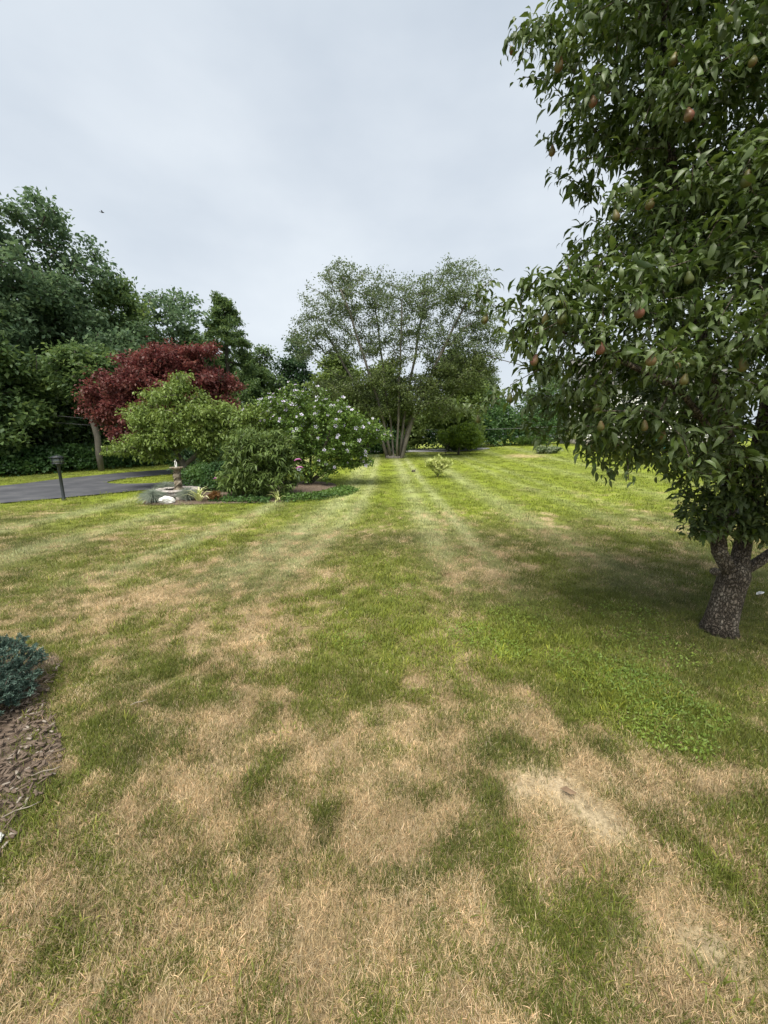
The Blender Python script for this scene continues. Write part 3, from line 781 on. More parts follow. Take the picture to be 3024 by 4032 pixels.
# ------------------------------------------------------------------ woods on the left
def lobe_tree(h, w, seed, low=.12, n=16):
    r = np.random.default_rng(seed); L = []
    for i in range(n):
        t = low + (1 - low) * (i + .5) / n
        prof = math.sin(math.pi * min(1, (t - low * .4)) ** .75) ** .7
        a = r.uniform(0, 6.28) ; d = w * prof * r.uniform(.35, .75)
        s = w * r.uniform(.32, .5) * (1.15 - .45 * t)
        L.append((d * math.cos(a), d * math.sin(a), h * t * .94, s, s, s * .72))
    L.append((0, 0, h * .93, w * .25, w * .25, h * .07))
    L.append((0, 0, h * .55, w * .55, w * .55, h * .25))
    return L

def straight(h, lean=0.0, k=.75, n=7, wob=.0, seed=0):
    r = np.random.default_rng(seed)
    return [(lean * t * h + r.normal(0, wob) * t, r.normal(0, wob) * t, k * h * t) for t in np.linspace(0, 1, n)]

WOODS = 'tall trees of the wood beyond the driveway'
def wood(name, x, y, h, w, label, seed, mat='wood_leaf', low=.10, natt=620, per=46, leafL=.24, lean=0, **kw):
    return simple_tree(name, G(x, y), label, 'tree', WOODS, seed, [straight(h, lean, wob=.12, seed=seed)], lobe_tree(h, w, seed, low), natt, per, leafL, leafL * .62, .26, M[mat], M['bark_dark'], h * .02, **kw)[0]

wood('maple_tree', -18.7, 20.0, 13.9, 4.4, 'tallest broad green tree at the left edge of the picture', 11, 'wood_leaf_hazed', low=.05)
wood('maple_tree', -17.4, 22.4, 13.6, 3.9, 'tall pointed green tree, haze blue put into its leaves, right of the leftmost one', 12, 'wood_leaf_hazed', low=.06)
wood('maple_tree', -15.6, 25.0, 11.0, 3.6, 'dark green tree behind the red maple, left part', 13, 'wood_leaf', low=.05)
wood('oak_tree', -14.6, 28.0, 11.6, 3.8, 'loose open-crowned oak with sky between its limbs', 14, 'wood_leaf_hazed', low=.45, natt=260, per=30, leafL=.27)
wood('ash_tree', -13.0, 27.6, 8.6, 3.4, 'rounded green tree below the loose oak, behind the red maple', 15, 'wood_leaf', low=.08, natt=480)
wood('edge_tree', -17.6, 17.6, 7.2, 3.0, 'lower bright leafy tree at the wood edge behind the lamp post', 16, 'wood_leaf', low=.06, natt=520)
wood('edge_tree', -16.4, 21.0, 6.2, 2.4, 'low dark tree between lamp post tree and pale slim trunk', 17, 'wood_leaf', low=.06, natt=380)
wood('edge_tree', -22.5, 16.5, 9.5, 3.4, 'green tree cut by the left picture edge, low beside the driveway', 18, 'wood_leaf', low=.05, natt=480)
wood('ash_tree', -10.0, 33.0, 8.8, 3.0, 'pale green tree right of the pointed conifer', 19, 'wood_leaf', low=.06, natt=420)
wood('oak_tree', -7.6, 35.5, 10.0, 3.0, 'dark tree with gaps left of the many-stemmed tree', 20, 'wood_leaf_dark', low=.15, natt=380, per=40)
wood('ash_tree', -20.0, 29.0, 12.5, 4.5, 'dark tree deep in the wood behind the tallest trees', 21, 'wood_leaf_dark', low=.05, natt=420)

def conifer(x, y, h, w, label, seed):
    rng = np.random.default_rng(seed)
    root = empty('conifer_tree', G(x, y)); tag(root, label, 'tree', WOODS)
    att = []
    for i in range(26):
        t = .12 + .86 * (i / 25) ** .9
        rr = w * (1 - t) ** .75 + .25
        for j in range(9):
            a = rng.uniform(0, 6.28); d = rr * rng.uniform(.55, 1.05)
            att.append((d * math.cos(a), d * math.sin(a), h * t + rng.normal(0, .15) - .08 * d))
    A, par, tips, order = grow(rng, [np.array(straight(h, 0, .99, 14))], np.array(att), step=.5, arc=.02, up_pen=.2)
    me, rad = branch_mesh('conifer_trunk', A, par, .2, .012, M['bark_dark'])
    link('trunk', me, root)
    P, D, N, k = twig_leaves(rng, A, par, tips, 110, .16, droop=.1, along=1.0, out=1.2)
    nb = A[par[[t[0] for t in tips]]]
    link('crown', leaves('conifer_crown', P, D, N, .22 * rng.uniform(.7, 1.2, len(P)), .09, rng.beta(2, 2.5, len(P)), T_DIAMOND, M['wood_leaf']), root)
    return root
conifer(-11.4, 29.6, 11.2, 3.6, 'pointed layered conifer right of the red maple', 31)

# slim pale trunk by the road
simple_tree('slim_tree', G(-13.5, 18.45), 'slim tree with a bare pale trunk beside the driveway', 'tree', WOODS, 33, [[(0, 0, 0), (-.02, 0, .8), (.03, 0, 1.6), (-.08, 0, 2.4), (-.1, .1, 3.4), (-.2, .2, 4.6), (-.1, .2, 5.4)]],
            [(-.2, .3, 4.6, 1.5, 1.4, 1.2), (.3, .4, 3.7, 1.2, 1.1, .6)], 170, 50, .22, .14, .2, M['wood_leaf'], M['bark_grey'], .13, expo=.3)

# undergrowth along the wood edge
def mass(name, pts, mat, L, W, label, cat, seed, tm=T_DIAMOND, droop=.2, flat=.6, parent=None, kind='stuff'):
    r = np.random.default_rng(seed)
    P = np.array(pts); n = len(P)
    D = r.normal(0, 1, (n, 3)) + np.array([0, -.3, -droop]); N = np.array([0, -.2, 1.]) + r.normal(0, flat, (n, 3))
    cl = fbm(P[:, 0] * 1.3 + P[:, 2], P[:, 1] + P[:, 2] * .7, .8, seed, 2)
    Ls = L * r.uniform(.6, 1.3, n)
    o = link(name, leaves(name, P, D, N, Ls, W / L * Ls, np.clip(.5 * r.beta(2, 2.4, n) + .9 * (cl - .2), 0, 1), tm, M[mat]), parent)
    if kind: o['kind'] = kind
    if label: o['label'] = label
    if cat: o['category'] = cat
    return o

def band_points(line, width, hgt, n, seed, back=0.0):
    """foliage hump along a line: points on and inside a bumpy surface"""
    r = np.random.default_rng(seed); Ln = np.array(line, float)
    sg = np.r_[0, np.cumsum(np.linalg.norm(np.diff(Ln, axis=0), axis=1))]
    t = r.uniform(0, sg[-1], n)
    x = np.interp(t, sg, Ln[:, 0]); y = np.interp(t, sg, Ln[:, 1])
    dx = np.interp(t, (sg[1:] + sg[:-1]) / 2, np.diff(Ln[:, 0]) / np.diff(sg)); dy = np.interp(t, (sg[1:] + sg[:-1]) / 2, np.diff(Ln[:, 1]) / np.diff(sg))
    u = r.uniform(-1, 1, n)
    nx, ny = -dy, dx
    hh = hgt * (.45 + .9 * fbm(t, u * 2, 1.5, seed, 3)) * np.sqrt(np.clip(1 - u * u, 0, 1))
    z = hh * r.uniform(0, 1, n) ** .35
    X = x + nx * u * width; Y = y + ny * u * width
    return np.c_[X, Y, gz(X, Y) + z]

mass('undergrowth', np.r_[band_points([(-21, 11.5), (-17.2, 15.2), (-15.6, 18.5), (-14.0, 22.0), (-11.5, 25.2), (-8, 26)], 1.3, 1.5, 26000, 41), band_points([(-24, 13), (-19.5, 17.5), (-17, 21), (-15, 25), (-12, 29)], 1.6, 3.2, 26000, 42)], 'under_leaf', .17, .11, 'dark leafy undergrowth along the edge of the wood', 'undergrowth', 43)
mass('hedgerow', np.r_[band_points([(2.0, 37), (6, 36.4), (9, 36), (12, 36.0), (15.5, 37)], 1.3, 3.4, 16000, 44), band_points([(4, 39), (9, 38.4), (14, 39), (24, 42)], 1.6, 5.2, 16000, 45), band_points([(-6.5, 29.5), (-3, 29), (0, 30), (1.2, 31)], 1.2, 1.7, 11000, 46)], 'under_leaf', .24, .16, 'dense dark hedgerow beyond the lawn at the far road', 'hedgerow', 47)

# trees behind the many-stemmed tree and to the right
BACK = 'background trees beyond the lawn'
def back_tree(x, y, h, w, label, seed, mat='olive_leaf', low=.1, natt=420, per=44, leafL=.28):
    return simple_tree('background_tree', G(x, y), label, 'tree', BACK, seed, [straight(h, 0, wob=.15, seed=seed)], lobe_tree(h, w, seed, low), natt, per, leafL, leafL * .62, .28, M[mat], M['bark_dark'], h * .018)[0]
back_tree(-3.6, 31.5, 7.6, 3.2, 'olive tree behind left side of the many-stemmed tree', 51)
back_tree(.4, 35.5, 7.5, 3.2, 'olive tree straight behind the many-stemmed trunks', 52)
back_tree(5.4, 33.0, 8.0, 3.3, 'olive tree behind right side of the many-stemmed tree', 53)
back_tree(9.4, 40.5, 9.0, 3.3, 'pale loose tree between many-stemmed tree and pear tree', 54, 'multi_leaf', natt=260, per=34)
back_tree(-5.2, 41, 9.0, 3.4, 'dark tree farthest behind the flowering shrub', 55, 'wood_leaf_dark')
t56 = back_tree(33, 46, 12.5, 5.0, 'tall tree behind the white house, right of it', 56, 'wood_leaf', natt=360)
for (x, y, s, lab) in [(22, 54, .9, 'tree behind the roof of the white house'), (12.5, 50, .72, 'low far tree left of the white house'), (-1, 50, .7, 'far tree hidden behind the many-stemmed tree'), (-17, 42, 1.0, 'far tree behind the conifer'), (-28, 30, 1.1, 'far wood tree beyond the left edge'), (-24, 40, 1.1, 'far wood tree behind the tallest trees')]:
    c = copy_tree(t56); c.location = G(x, y); c.scale = (s, s, s); c.rotation_euler = (0, 0, x * 1.7); c['label'] = lab

# ------------------------------------------------------------------ many-stemmed tree
def multi_tree():
    stems = []
    spec = [(-.85, 0, -5.0, .5, 9.0), (-.5, -.25, -3.6, -1.5, 11.2), (-.2, .25, -1.6, 1.6, 11.0), (.1, -.3, .3, -1.4, 10.6), (.4, .05, 2.2, .4, 11.8), (.65, -.15, 4.6, -.6, 10.6), (.5, .35, 3.4, 2.0, 9.4), (-.65, .3, -2.6, 2.4, 8.6)]
    r = np.random.default_rng(5)
    for bx, by, tx, ty, h in spec:
        pts = []
        for t in np.linspace(0, 1, 9):
            sp = t ** 1.25
            pts.append((bx * .62 + (tx - bx * .62) * sp * .85 + r.normal(0, .08) * t, by * .62 + (ty - by * .62) * sp * .85 + r.normal(0, .08) * t, h * .88 * t))
        stems.append(pts)
    lobes = [(-3.6, 0, 9.4, 2.6, 2.4, 2.2), (-1.4, 0, 9.8, 1.9, 2.2, 1.7), (-5.2, 0, 7.4, 1.7, 1.8, 1.5), (1.2, 0, 9.6, 2.2, 2.2, 1.7), (3.4, 0, 10.0, 2.5, 2.3, 2.0), (5.0, 0, 8.2, 1.8, 1.9, 1.6), (.3, 0, 7.8, 2.6, 2.4, 1.3), (-2.6, 0, 7.0, 2.2, 2.2, 1.0), (3.0, 0, 7.2, 2.4, 2.2, 1.2), (-3.2, 0, 11.0, 1.0, 1.0, .9), (3.6, 0, 11.3, 1.6, 1.4, .7), (5.9, 0, 7.2, 1.1, 1.2, .9)]
    low = [(-3.4, 0, 4.4, 2.2, 2.0, 1.0), (-1.4, .2, 4.0, 2.0, 1.8, 1.1), (1.8, 0, 4.4, 2.4, 2.0, 1.2), (4.0, 0, 5.2, 2.0, 1.8, 1.0), (3.2, 0, 2.9, 1.7, 1.5, .7), (-2.6, 0, 2.6, 1.5, 1.3, .6), (.4, .4, 3.0, 1.6, 1.4, .6), (4.6, 0, 6.0, 1.8, 1.6, .8), (-.6, -.9, 5.2, 2.2, 1.0, .9), (1.4, -1.0, 3.4, 1.8, .8, .7), (-1.6, -.9, 3.2, 1.4, .8, .6), (-4.6, 0, 3.4, 1.4, 1.2, .9), (.4, -.9, 6.2, 2.2, .9, .5)]
    rng = np.random.default_rng(61)
    root = empty('many_stemmed_tree', G(.75, 24.9)); root.scale = (1.0, 1.0, .96)
    tag(root, 'wide airy tree with many fanned grey stems in the middle', 'tree')
    att = np.r_[in_lobes(rng, lobes, 1150, 2.0), in_lobes(rng, low, 560, 2.4)]
    A, par, tips, order = grow(rng, [np.array(s) for s in stems], att, step=.5, arc=.03, jit=.06, up_pen=1.0)
    # each stem is a root of its own chain
    me, rad = branch_mesh('many_stems', A, par, .23, .012, M['bark_grey'], expo=.5)
    link('trunk', me, root)
    lowm = order >= 1150
    for nm, sel, per, L, mat, sp in (('crown', ~lowm, 34, .135, 'multi_leaf', .19), ('lower_crown', lowm, 62, .155, 'skirt_leaf', .22)):
        tp = [t for t, s in zip(tips, sel) if s]
        P, D, N, k = twig_leaves(rng, A, par, tp, per, sp, .1, .7, 1.0)
        link(nm, leaves('many_' + nm, P, D, N, L * rng.uniform(.6, 1.25, len(P)), L * .55, rng.beta(2, 2, len(P)), T_DIAMOND, M[mat]), root)
multi_tree()

# ------------------------------------------------------------------ red maple, green tree, shrubs
red_maple = simple_tree('red_maple', G(-8.4, 16.9), 'wide dark red Japanese maple behind the green tree', 'tree', None, 71,
            [[(0, 0, 0), (-.15, 0, .6), (-.5, .05, 1.2), (-1.1, 0, 2.0), (-1.5, 0, 3.2), (-1.2, 0, 4.6)], [(-.5, .05, 1.2), (.1, -.1, 2.0), (.7, -.2, 3.2), (1.2, -.2, 4.4)], [(-.5, .05, 1.2), (-2.0, -.2, 2.0), (-3.3, -.4, 3.0), (-4.2, -.4, 3.6)]],
            [(-1.85, 0, 5.3, 1.7, 1.7, 0.75), (-0.25, -0.2, 5.6, 1.3, 1.4, 0.7), (1.35, -0.2, 5.9, 0.9, 0.9, 0.45), (-3.45, -0.4, 4.2, 1.7, 1.7, 0.8), (-4.65, -0.4, 3.1, 1.1, 1.4, 0.6), (-1.05, -0.6, 4.4, 2.2, 2.0, 0.8), (1.55, -0.2, 4.6, 1.6, 1.6, 0.9), (2.15, -0.2, 3.4, 1.2, 1.4, 0.7), (-2.05, -1.2, 3.0, 1.9, 1.3, 0.9), (0.35, -1.0, 3.2, 1.6, 1.3, 0.9), (-2.65, -1.2, 1.9, 1.4, 1.0, 0.5), (-5.15, -0.4, 3.9, 0.8, 1.0, 0.4), (2.65, -0.2, 4.4, 0.8, 0.9, 0.4)],
            720, 62, .17, .11, .19, M['red_leaf'], M['bark_dark'], .2, droop=.25, flat=.35, step=.45)
red_maple[0].scale = (.69, .8, .84)

GT = green_tree = simple_tree('green_tree', G(-6.0, 12.2), 'small yellow-green tree with tiered foliage behind the fountain', 'tree', None, 72,
            [[(0, 0, 0), (-.08, 0, .35), (-.28, .02, .7), (-.5, .05, 1.1), (-.55, .1, 1.8), (-.35, .1, 2.6), (-.3, .1, 3.3)], [(-.28, .02, .7), (-.8, -.1, 1.0), (-1.5, -.2, 1.2)], [(-.28, .02, .7), (.4, .1, 1.3), (1.2, .1, 1.9)], [(-.5, .05, 1.1), (-1.0, 0, 1.8), (-1.4, 0, 2.2)]],
            [(-.25, 0, 3.25, .38, .4, .42), (-.35, 0, 2.75, .85, .8, .40), (-1.3, -.1, 2.25, .65, .7, .25), (-.5, -.2, 2.1, 1.1, .9, .4), (-1.5, -.2, 1.35, .85, .8, .28), (-2.0, -.2, 1.2, .42, .5, .16), (-.6, -.3, 1.5, 1.1, .8, .35), (.5, -.1, 2.3, .9, .8, .35), (1.3, 0, 2.1, .9, .8, .38), (.6, -.2, 1.6, 1.0, .8, .4), (1.6, 0, 1.6, .7, .7, .35), (2.0, .1, 2.35, .45, .5, .2), (-.7, -.3, 1.05, .8, .6, .2), (.5, -.2, .9, .6, .5, .3)],
            560, 40, .105, .052, .10, M['dogwood_leaf'], M['bark_grey'], .10, droop=.75, flat=.35, step=.28, tm=T_OVAL, keep_leaf=300, crown_name='foliage', rmin=.006)

simple_tree('butterfly_bush', G(-3.36, 10.45), 'rounded grey-green butterfly bush with narrow drooping leaves', 'shrub', None, 73,
            [[(0, 0, 0), (.03, 0, .3), (-.05, .05, 1.2)], [(-.05, .05, 0), (-.3, 0, .4), (-.6, 0, 1.1)], [(.05, -.05, 0), (.3, 0, .4), (.6, 0, 1.1)], [(0, .08, 0), (.1, -.3, .4), (.1, -.5, .9)]],
            [(0, 0, 1.05, .92, .75, .70), (-.2, 0, 1.5, .6, .6, .48), (.35, 0, 1.35, .65, .6, .48), (-.55, -.2, .6, .58, .55, .42), (.5, -.2, .55, .6, .55, .42), (-.05, -.3, .5, .7, .5, .4), (-.45, 0, 1.85, .06, .06, .2), (-.15, 0, 2.0, .06, .06, .18), (.25, 0, 1.95, .06, .06, .18), (.6, 0, 1.75, .08, .08, .2), (-.85, 0, 1.4, .12, .1, .16), (.95, 0, 1.25, .12, .1, .16), (1.0, -.2, .7, .15, .1, .12), (-1.0, -.2, .75, .15, .1, .12)],
            700, 20, .17, .042, .05, M['buddleia_leaf'], M['bark_grey'], .05, droop=.45, step=.22, tm=T_LANCE, keep_leaf=300, crown_name='foliage', up_pen=1.2, rmin=.004, out=.8, flat=.4)

ros, rA, rpar, rtips, rrad = simple_tree('rose_of_sharon', G(-2.5, 13.0), 'large rose of Sharon shrub covered in pale lilac flowers', 'shrub', None, 74,
            [[(0, 0, 0), (0, 0, .4), (.05, 0, 1.0), (.1, 0, 2.0)], [(.02, 0, .1), (-.5, 0, .7), (-1.0, 0, 1.7)], [(.02, 0, .1), (.6, 0, .6), (1.5, 0, 1.2)], [(0, 0, .2), (.4, -.2, 1.0), (.8, -.2, 2.0)], [(0, 0, .2), (-.2, -.3, 1.0), (-.4, -.4, 1.9)]],
            [(0, 0, 1.9, 1.35, 1.1, .8), (-.5, 0, 2.6, .75, .8, .42), (.55, 0, 2.45, .8, .8, .5), (-1.3, 0, 2.2, .75, .8, .5), (1.3, 0, 1.9, .85, .8, .55), (2.0, 0, 1.6, .5, .5, .3), (.9, -.2, 1.2, .9, .8, .5), (-.6, -.2, 1.2, .9, .8, .5), (.3, -.3, .8, .8, .6, .4), (1.4, 0, .75, .7, .5, .14), (-.6, 0, 3.05, .3, .3, .14), (.3, 0, 2.95, .3, .3, .15), (.2, -.5, .45, .9, .5, .3), (1.0, -.1, .9, .7, .6, .4), (-.7, -.3, .6, .7, .5, .35)],
            680, 36, .08, .055, .08, M['hibiscus_leaf'], M['bark_dark'], .085, droop=.15, step=.25, tm=T_OVAL, keep_leaf=300, crown_name='foliage', rmin=.004)

green_tree[0].scale = (1.07, 1.0, 1.04); ros.scale = (1.12, 1.0, 1.05)
def flower_mesh(seed):
    r = np.random.default_rng(seed); mb = MB()
    for i in range(5):
        a = i * 1.2566 + r.normal(0, .08); d = np.array([math.cos(a), math.sin(a), .35]); s = np.array([-math.sin(a), math.cos(a), 0])
        p0 = d * .006; p1 = d * .028 + s * .017; p2 = d * .047 + s * .008; p3 = d * .047 - s * .008; p4 = d * .028 - s * .017
        mb.add([p0, p1, p2, p3, p4], tris=[[0, 1, 2], [0, 2, 3], [0, 3, 4]])
    return mb.mesh('flower', M['petal'], tint=np.repeat(r.uniform(0, 1, 5), 5))
FLW = [flower_mesh(i) for i in range(4)]
eye = MB(); eye.lathe([(.0005, .004), (.007, .010), (.004, .03), (.0005, .034)], 6); EYE = eye.mesh('flower_eye', M['petal_eye'], tint=np.zeros(24))
def put_flowers():
    rng = np.random.default_rng(75)
    tp = np.array([rA[t[0]] for t in rtips])
    sc = (tp - np.array([.2, 0, 1.3])) / np.array([1.9, 1.2, 1.4])
    outer = np.linalg.norm(sc, axis=1) + rng.normal(0, .3, len(tp)) + .8 * (fbm(tp[:, 0], tp[:, 2], .45, 7, 2) - .5) - .45 * sc[:, 1] + .3 * sc[:, 2]
    for i in np.argsort(-outer)[:190]:
        p = tp[i]; d = unit(np.array([sc[i][0] * .8, sc[i][1] * .5 - .9, sc[i][2] + .3]) + rng.normal(0, .45, 3))
        o = link('flower', FLW[rng.integers(4)], ros)
        q = Vector(d).to_track_quat('Z', 'Y'); o.rotation_mode = 'QUATERNION'; o.rotation_quaternion = q
        o.location = Vector(p) + Vector(d) * .05
        s = rng.uniform(.8, 1.45); o.scale = (s, s, s)
        link('flower_eye', EYE, o)
put_flowers()

simple_tree('island_shrub', G(-7.75, 16.0), 'low dark shrub on the driveway island behind the fountain', 'shrub', None, 76, [[(0, 0, 0), (0, 0, .5)]], [(0, 0, .6, 1.0, .9, .5), (.6, 0, .7, .8, .8, .5), (-.5, 0, .45, .7, .7, .35)], 150, 60, .12, .07, .1, M['wood_leaf_dark'], M['bark_dark'], .05, step=.3)
simple_tree('round_bush', G(5.35, 28.0), 'rounded dark green bush on two stems by the far road', 'shrub', None, 77, [[(0, 0, 0), (.05, 0, .5), (.1, 0, 1.3)], [(-.9, .2, 0), (-.85, .2, .4), (-.5, .1, 1.1)]],
            [(.3, 0, 1.4, 1.15, 1.0, .75), (-.4, 0, 1.3, 1.0, .9, .5), (1.0, 0, 1.1, .65, .7, .55), (-1.3, 0, 1.4, .45, .5, .25), (.5, 0, 1.9, .6, .6, .3)], 240, 60, .14, .09, .13, M['bush_leaf'], M['bark_dark'], .09, step=.3)
simple_tree('willow_shrub', G(2.08, 14.9), 'small cream variegated willow shrub alone on the lawn', 'shrub', None, 78, [[(0, 0, 0), (0, 0, .10)]],
            [(0, 0, .38, .36, .32, .2), (-.15, 0, .5, .34, .3, .18), (.2, 0, .5, .34, .3, .17), (0, -.1, .25, .22, .2, .12), (-.14, 0, .75, .04, .05, .12), (.05, 0, .70, .05, .06, .1), (.36, 0, .5, .12, .15, .12), (-.38, 0, .5, .12, .15, .12), (.3, 0, .66, .03, .05, .08)], 320, 20, .10, .028, .03, M['willow_leaf'], M['bark_grey'], .03, droop=-1.1, step=.12, rmin=.004, arc=0, tm=T_LANCE, along=1.2)[0].scale = (1.0, 1.0, 1.1)
simple_tree('white_flower_shrub', G(11.0, 26.9), 'low shrub of white flowers at the edge of the mound', 'shrub', None, 79, [[(0, 0, 0), (0, 0, .3)]], [(0, 0, .28, .6, .5, .24), (.7, 0, .3, .45, .5, .25)], 110, 34, .09, .06, .08, M['white_flower'], M['bark_dark'], .03, step=.3)
simple_tree('tall_grass_clump', G(12.1, 33.5), 'pale tall weeds on top of the grassy mound', 'plant', None, 80, [[(0, 0, 0), (0, 0, .2)]], [(0, 0, .4, .8, .6, .35), (1.0, 0, .4, .7, .6, .35)], 120, 30, .24, .03, .1, M['ground_leaf'], M['bark_grey'], .02, droop=-.8, step=.3)
simple_tree('red_flower_shrub', G(15.8, 27.6), 'red and yellow flowers seen under the pear branches', 'shrub', None, 82, [[(0, 0, 0), (0, 0, .3)]], [(0, 0, .5, .9, .6, .45), (-.8, 0, .4, .6, .5, .35)], 110, 40, .11, .08, .1, M['red_flower'], M['bark_dark'], .03, step=.3)
mass('ground_cover', band_points([(-2.7, 9.95), (-1.9, 10.2), (-1.4, 10.9), (-1.15, 11.8)], .42, .20, 4200, 84), 'ground_leaf', .065, .04, 'bright green ground cover at the foot of the rose of Sharon', 'ground cover', 85)
mass('bed_weeds', np.r_[band_points([(-4.5, 9.8), (-4.0, 9.75), (-2.9, 9.7)], .22, .14, 900, 86), band_points([(-6.0, 11.6), (-5.2, 11.4), (-4.2, 11.5)], .5, .9, 5000, 87)], 'under_leaf', .08, .05, 'dark leafy plants in the bed behind the fountain', 'plants', 88)

def weeds():
    r = np.random.default_rng(131); P = []
    for x, y, rad, n in [(1.62, 1.95, .22, 700), (1.75, 2.3, .25, 700), (1.5, 2.5, .28, 600), (1.9, 2.05, .15, 300), (.75, 3.0, .22, 450), (1.0, 2.75, .15, 200), (1.25, 3.3, .3, 350), (-.3, 2.9, .2, 160), (.2, 3.9, .3, 200), (2.1, 2.8, .35, 450), (2.3, 3.4, .3, 250)]:
        a = r.uniform(0, 6.28, n); d = rad * np.sqrt(r.uniform(0, 1, n)) * (.6 + .8 * fbm(np.cos(a) * 2 + x, np.sin(a) * 2 + y, .6, 9, 2))
        P.append(np.c_[x + d * np.cos(a), y + d * np.sin(a), r.uniform(.012, .04, n)])
    mass('lawn_weeds', np.concatenate(P), 'weed_leaf', .024, .009, 'bright green broadleaf weeds among the lawn grass', 'weeds', 132, tm=T_OVAL, droop=-.2, flat=.4)
weeds()

def spike(p, rz):
    mb = MB(); pts = [(0, 0, 0), (.07, 0, .04), (.14, 0, .045), (.2, 0, .01)]
    mb.tube(pts, [.014, .02, .016, .004], 6)
    o = link('pink_flower_spike', mb.mesh('pink_flower_spike', M['pink_spike'], tint=np.random.default_rng(1).uniform(0, 1, 26)), None, p, (0, 0, rz))
    return o
bbush = bpy.data.objects['butterfly_bush']
for (dx, dy, dz, rz) in ((1.02, -.35, 1.02, .2), (1.06, -.35, .82, 0), (-.98, -.3, .52, 2.9)):
    o = spike((dx, dy, dz), rz); o.parent = bbush

# ------------------------------------------------------------------ fountain, rock, ornamental grasses
def fountain():
    root = empty('fountain', G(-5.45, 10.15)); tag(root, 'weathered stone fountain with round bowl on a twisted pillar', 'fountain')
    r = random.Random(3)
    stone_protos = []
    for k in range(4):
        mb = MB(); mb.box((0, 0, 0), (.215, .13, .105), taper=.94)
        me = mb.mesh('basin_stone', M['stone_basin'])
        for v in me.vertices: v.co += Vector((r.uniform(-.012, .012), r.uniform(-.008, .008), r.uniform(-.008, .008)))
        stone_protos.append(me)
    for c in range(2):
        for i in range(12):
            a = (i + .5 * c) / 12 * 2 * math.pi
            o = link('basin_stone', stone_protos[r.randrange(4)], root, (.44 * math.cos(a), .44 * math.sin(a), .075 + .113 * c), (0, 0, a + math.pi / 2))
    cap = MB(); cap.box((0, 0, 0), (.285, .18, .045), taper=.97)
    capm = cap.mesh('cap_stone', M['stone_basin'])
    for i in range(10):
        a = i / 10 * 2 * math.pi
        link('cap_stone', capm, root, (.44 * math.cos(a), .44 * math.sin(a), .27), (0, 0, a + math.pi / 2))
    w = MB(); w.lathe([(.001, .22), (.4, .22)], 24); link('water', w.mesh('water', M['basin_water']), root)
    col = MB()
    col.lathe([(.13, .03), (.13, .25), (.10, .29), (.075, .33), (.085, .38), (.095, .45), (.07, .50), (.06, .53), (.08, .57), (.10, .62), (.085, .67), (.055, .70), (.065, .74), (.085, .77), (.05, .80)], 14, twist=14, lobes=3, amp=.18)
    for ph in (0, math.pi):
        tt = np.linspace(0, 1, 16)
        col.tube(np.c_[.075 * np.cos(ph + tt * 7), .075 * np.sin(ph + tt * 7), .28 + tt * .46], .03 * (1 - .35 * tt), 7)
    link('pillar', col.mesh('pillar', M['stone_column'], smooth=True), root)
    b = MB(); b.lathe([(.02, .775), (.08, .785), (.13, .81), (.165, .835), (.17, .855), (.155, .86), (.12, .835), (.001, .82)], 18, lobes=9, amp=.03)
    link('bowl', b.mesh('bowl', M['stone_column'], smooth=True), root)
    s = MB()
    s.tube([(0, 0, .82), (.0, 0, .87), (.015, 0, .93), (.01, 0, 1.0)], [.03, .022, .012, .004], 6); s.tube([(-.01, .0, .84), (-.03, 0, .9), (-.028, 0, .97), (-.01, 0, 1.05)], [.015, .013, .012, .004], 6)
    s.lathe([(.001, .93), (.018, .95), (.018, .975), (.001, .99)], 8, c=(-.025, 0, .03))
    link('spout_figure', s.mesh('spout_figure', M['stone_white'], smooth=True), root)
fountain()

def rock(name, loc, s, label, mat, seed, cat='rock'):
    r = np.random.default_rng(seed)
    import bmesh
    bm = bmesh.new(); bmesh.ops.create_icosphere(bm, subdivisions=3, radius=1)
    ax = unit(r.normal(0, 1, (9, 3)))
    for v in bm.verts:
        d = np.array(v.co); k = 1.0
        for a in ax: k = min(k, .82 / max(.3, abs(d @ a))) if abs(d @ a) > .8 else k
        k *= 1 + .06 * r.normal()
        v.co = Vector((d[0] * k * s[0], d[1] * k * s[1], d[2] * k * s[2]))
    me = bpy.data.meshes.new(name); bm.to_mesh(me); bm.free(); me.materials.append(M[mat])
    o = link(name, me, None, loc); return tag(o, label, cat)
rx, ry = -5.38, 9.42
rock('white_rock', (rx, ry, gzf(rx, ry) + .10), (.19, .12, .12), 'rough white rock leaning against the fountain basin', 'stone_white', 4)

def blade_clump(name, loc, n, h, spreadr, w, mat, label, cat, seed, parts=False, lean=.9, group=None):
    r = np.random.default_rng(seed); root = empty(name, loc); tag(root, label, cat, group)
    a = r.uniform(0, 6.28, n); th = np.abs(r.normal(lean, .35, n)).clip(.02, 1.45)
    D = np.c_[np.cos(a) * np.sin(th), np.sin(a) * np.sin(th), np.cos(th)]
    P = np.c_[np.cos(a) * r.uniform(0, spreadr, n), np.sin(a) * r.uniform(0, spreadr, n), np.zeros(n)]
    N = np.cross(np.cross(D, np.array([0, 0, 1.])), D) + 1e-3
    L = h * r.uniform(.75, 1.15, n)
    if parts:
        for i in range(n):
            link('leaf', leaves(name + '_leaf', P[i:i + 1], D[i:i + 1], N[i:i + 1], L[i:i + 1], w, r.uniform(), T_BLADE, M[mat]), root)
    else:
        link('blades', leaves(name + '_blades', P, D, N, L, w, r.beta(2, 2, n), T_BLADE, M[mat]), root, kind='stuff')
    return root
FES = 'blue fescue grasses around the fountain'
blade_clump('blue_fescue', G(-5.78, 9.55), 1000, .38, .06, .006, 'fescue', 'large pale blue fescue clump left of the white rock', 'ornamental grass', 91, group=FES)
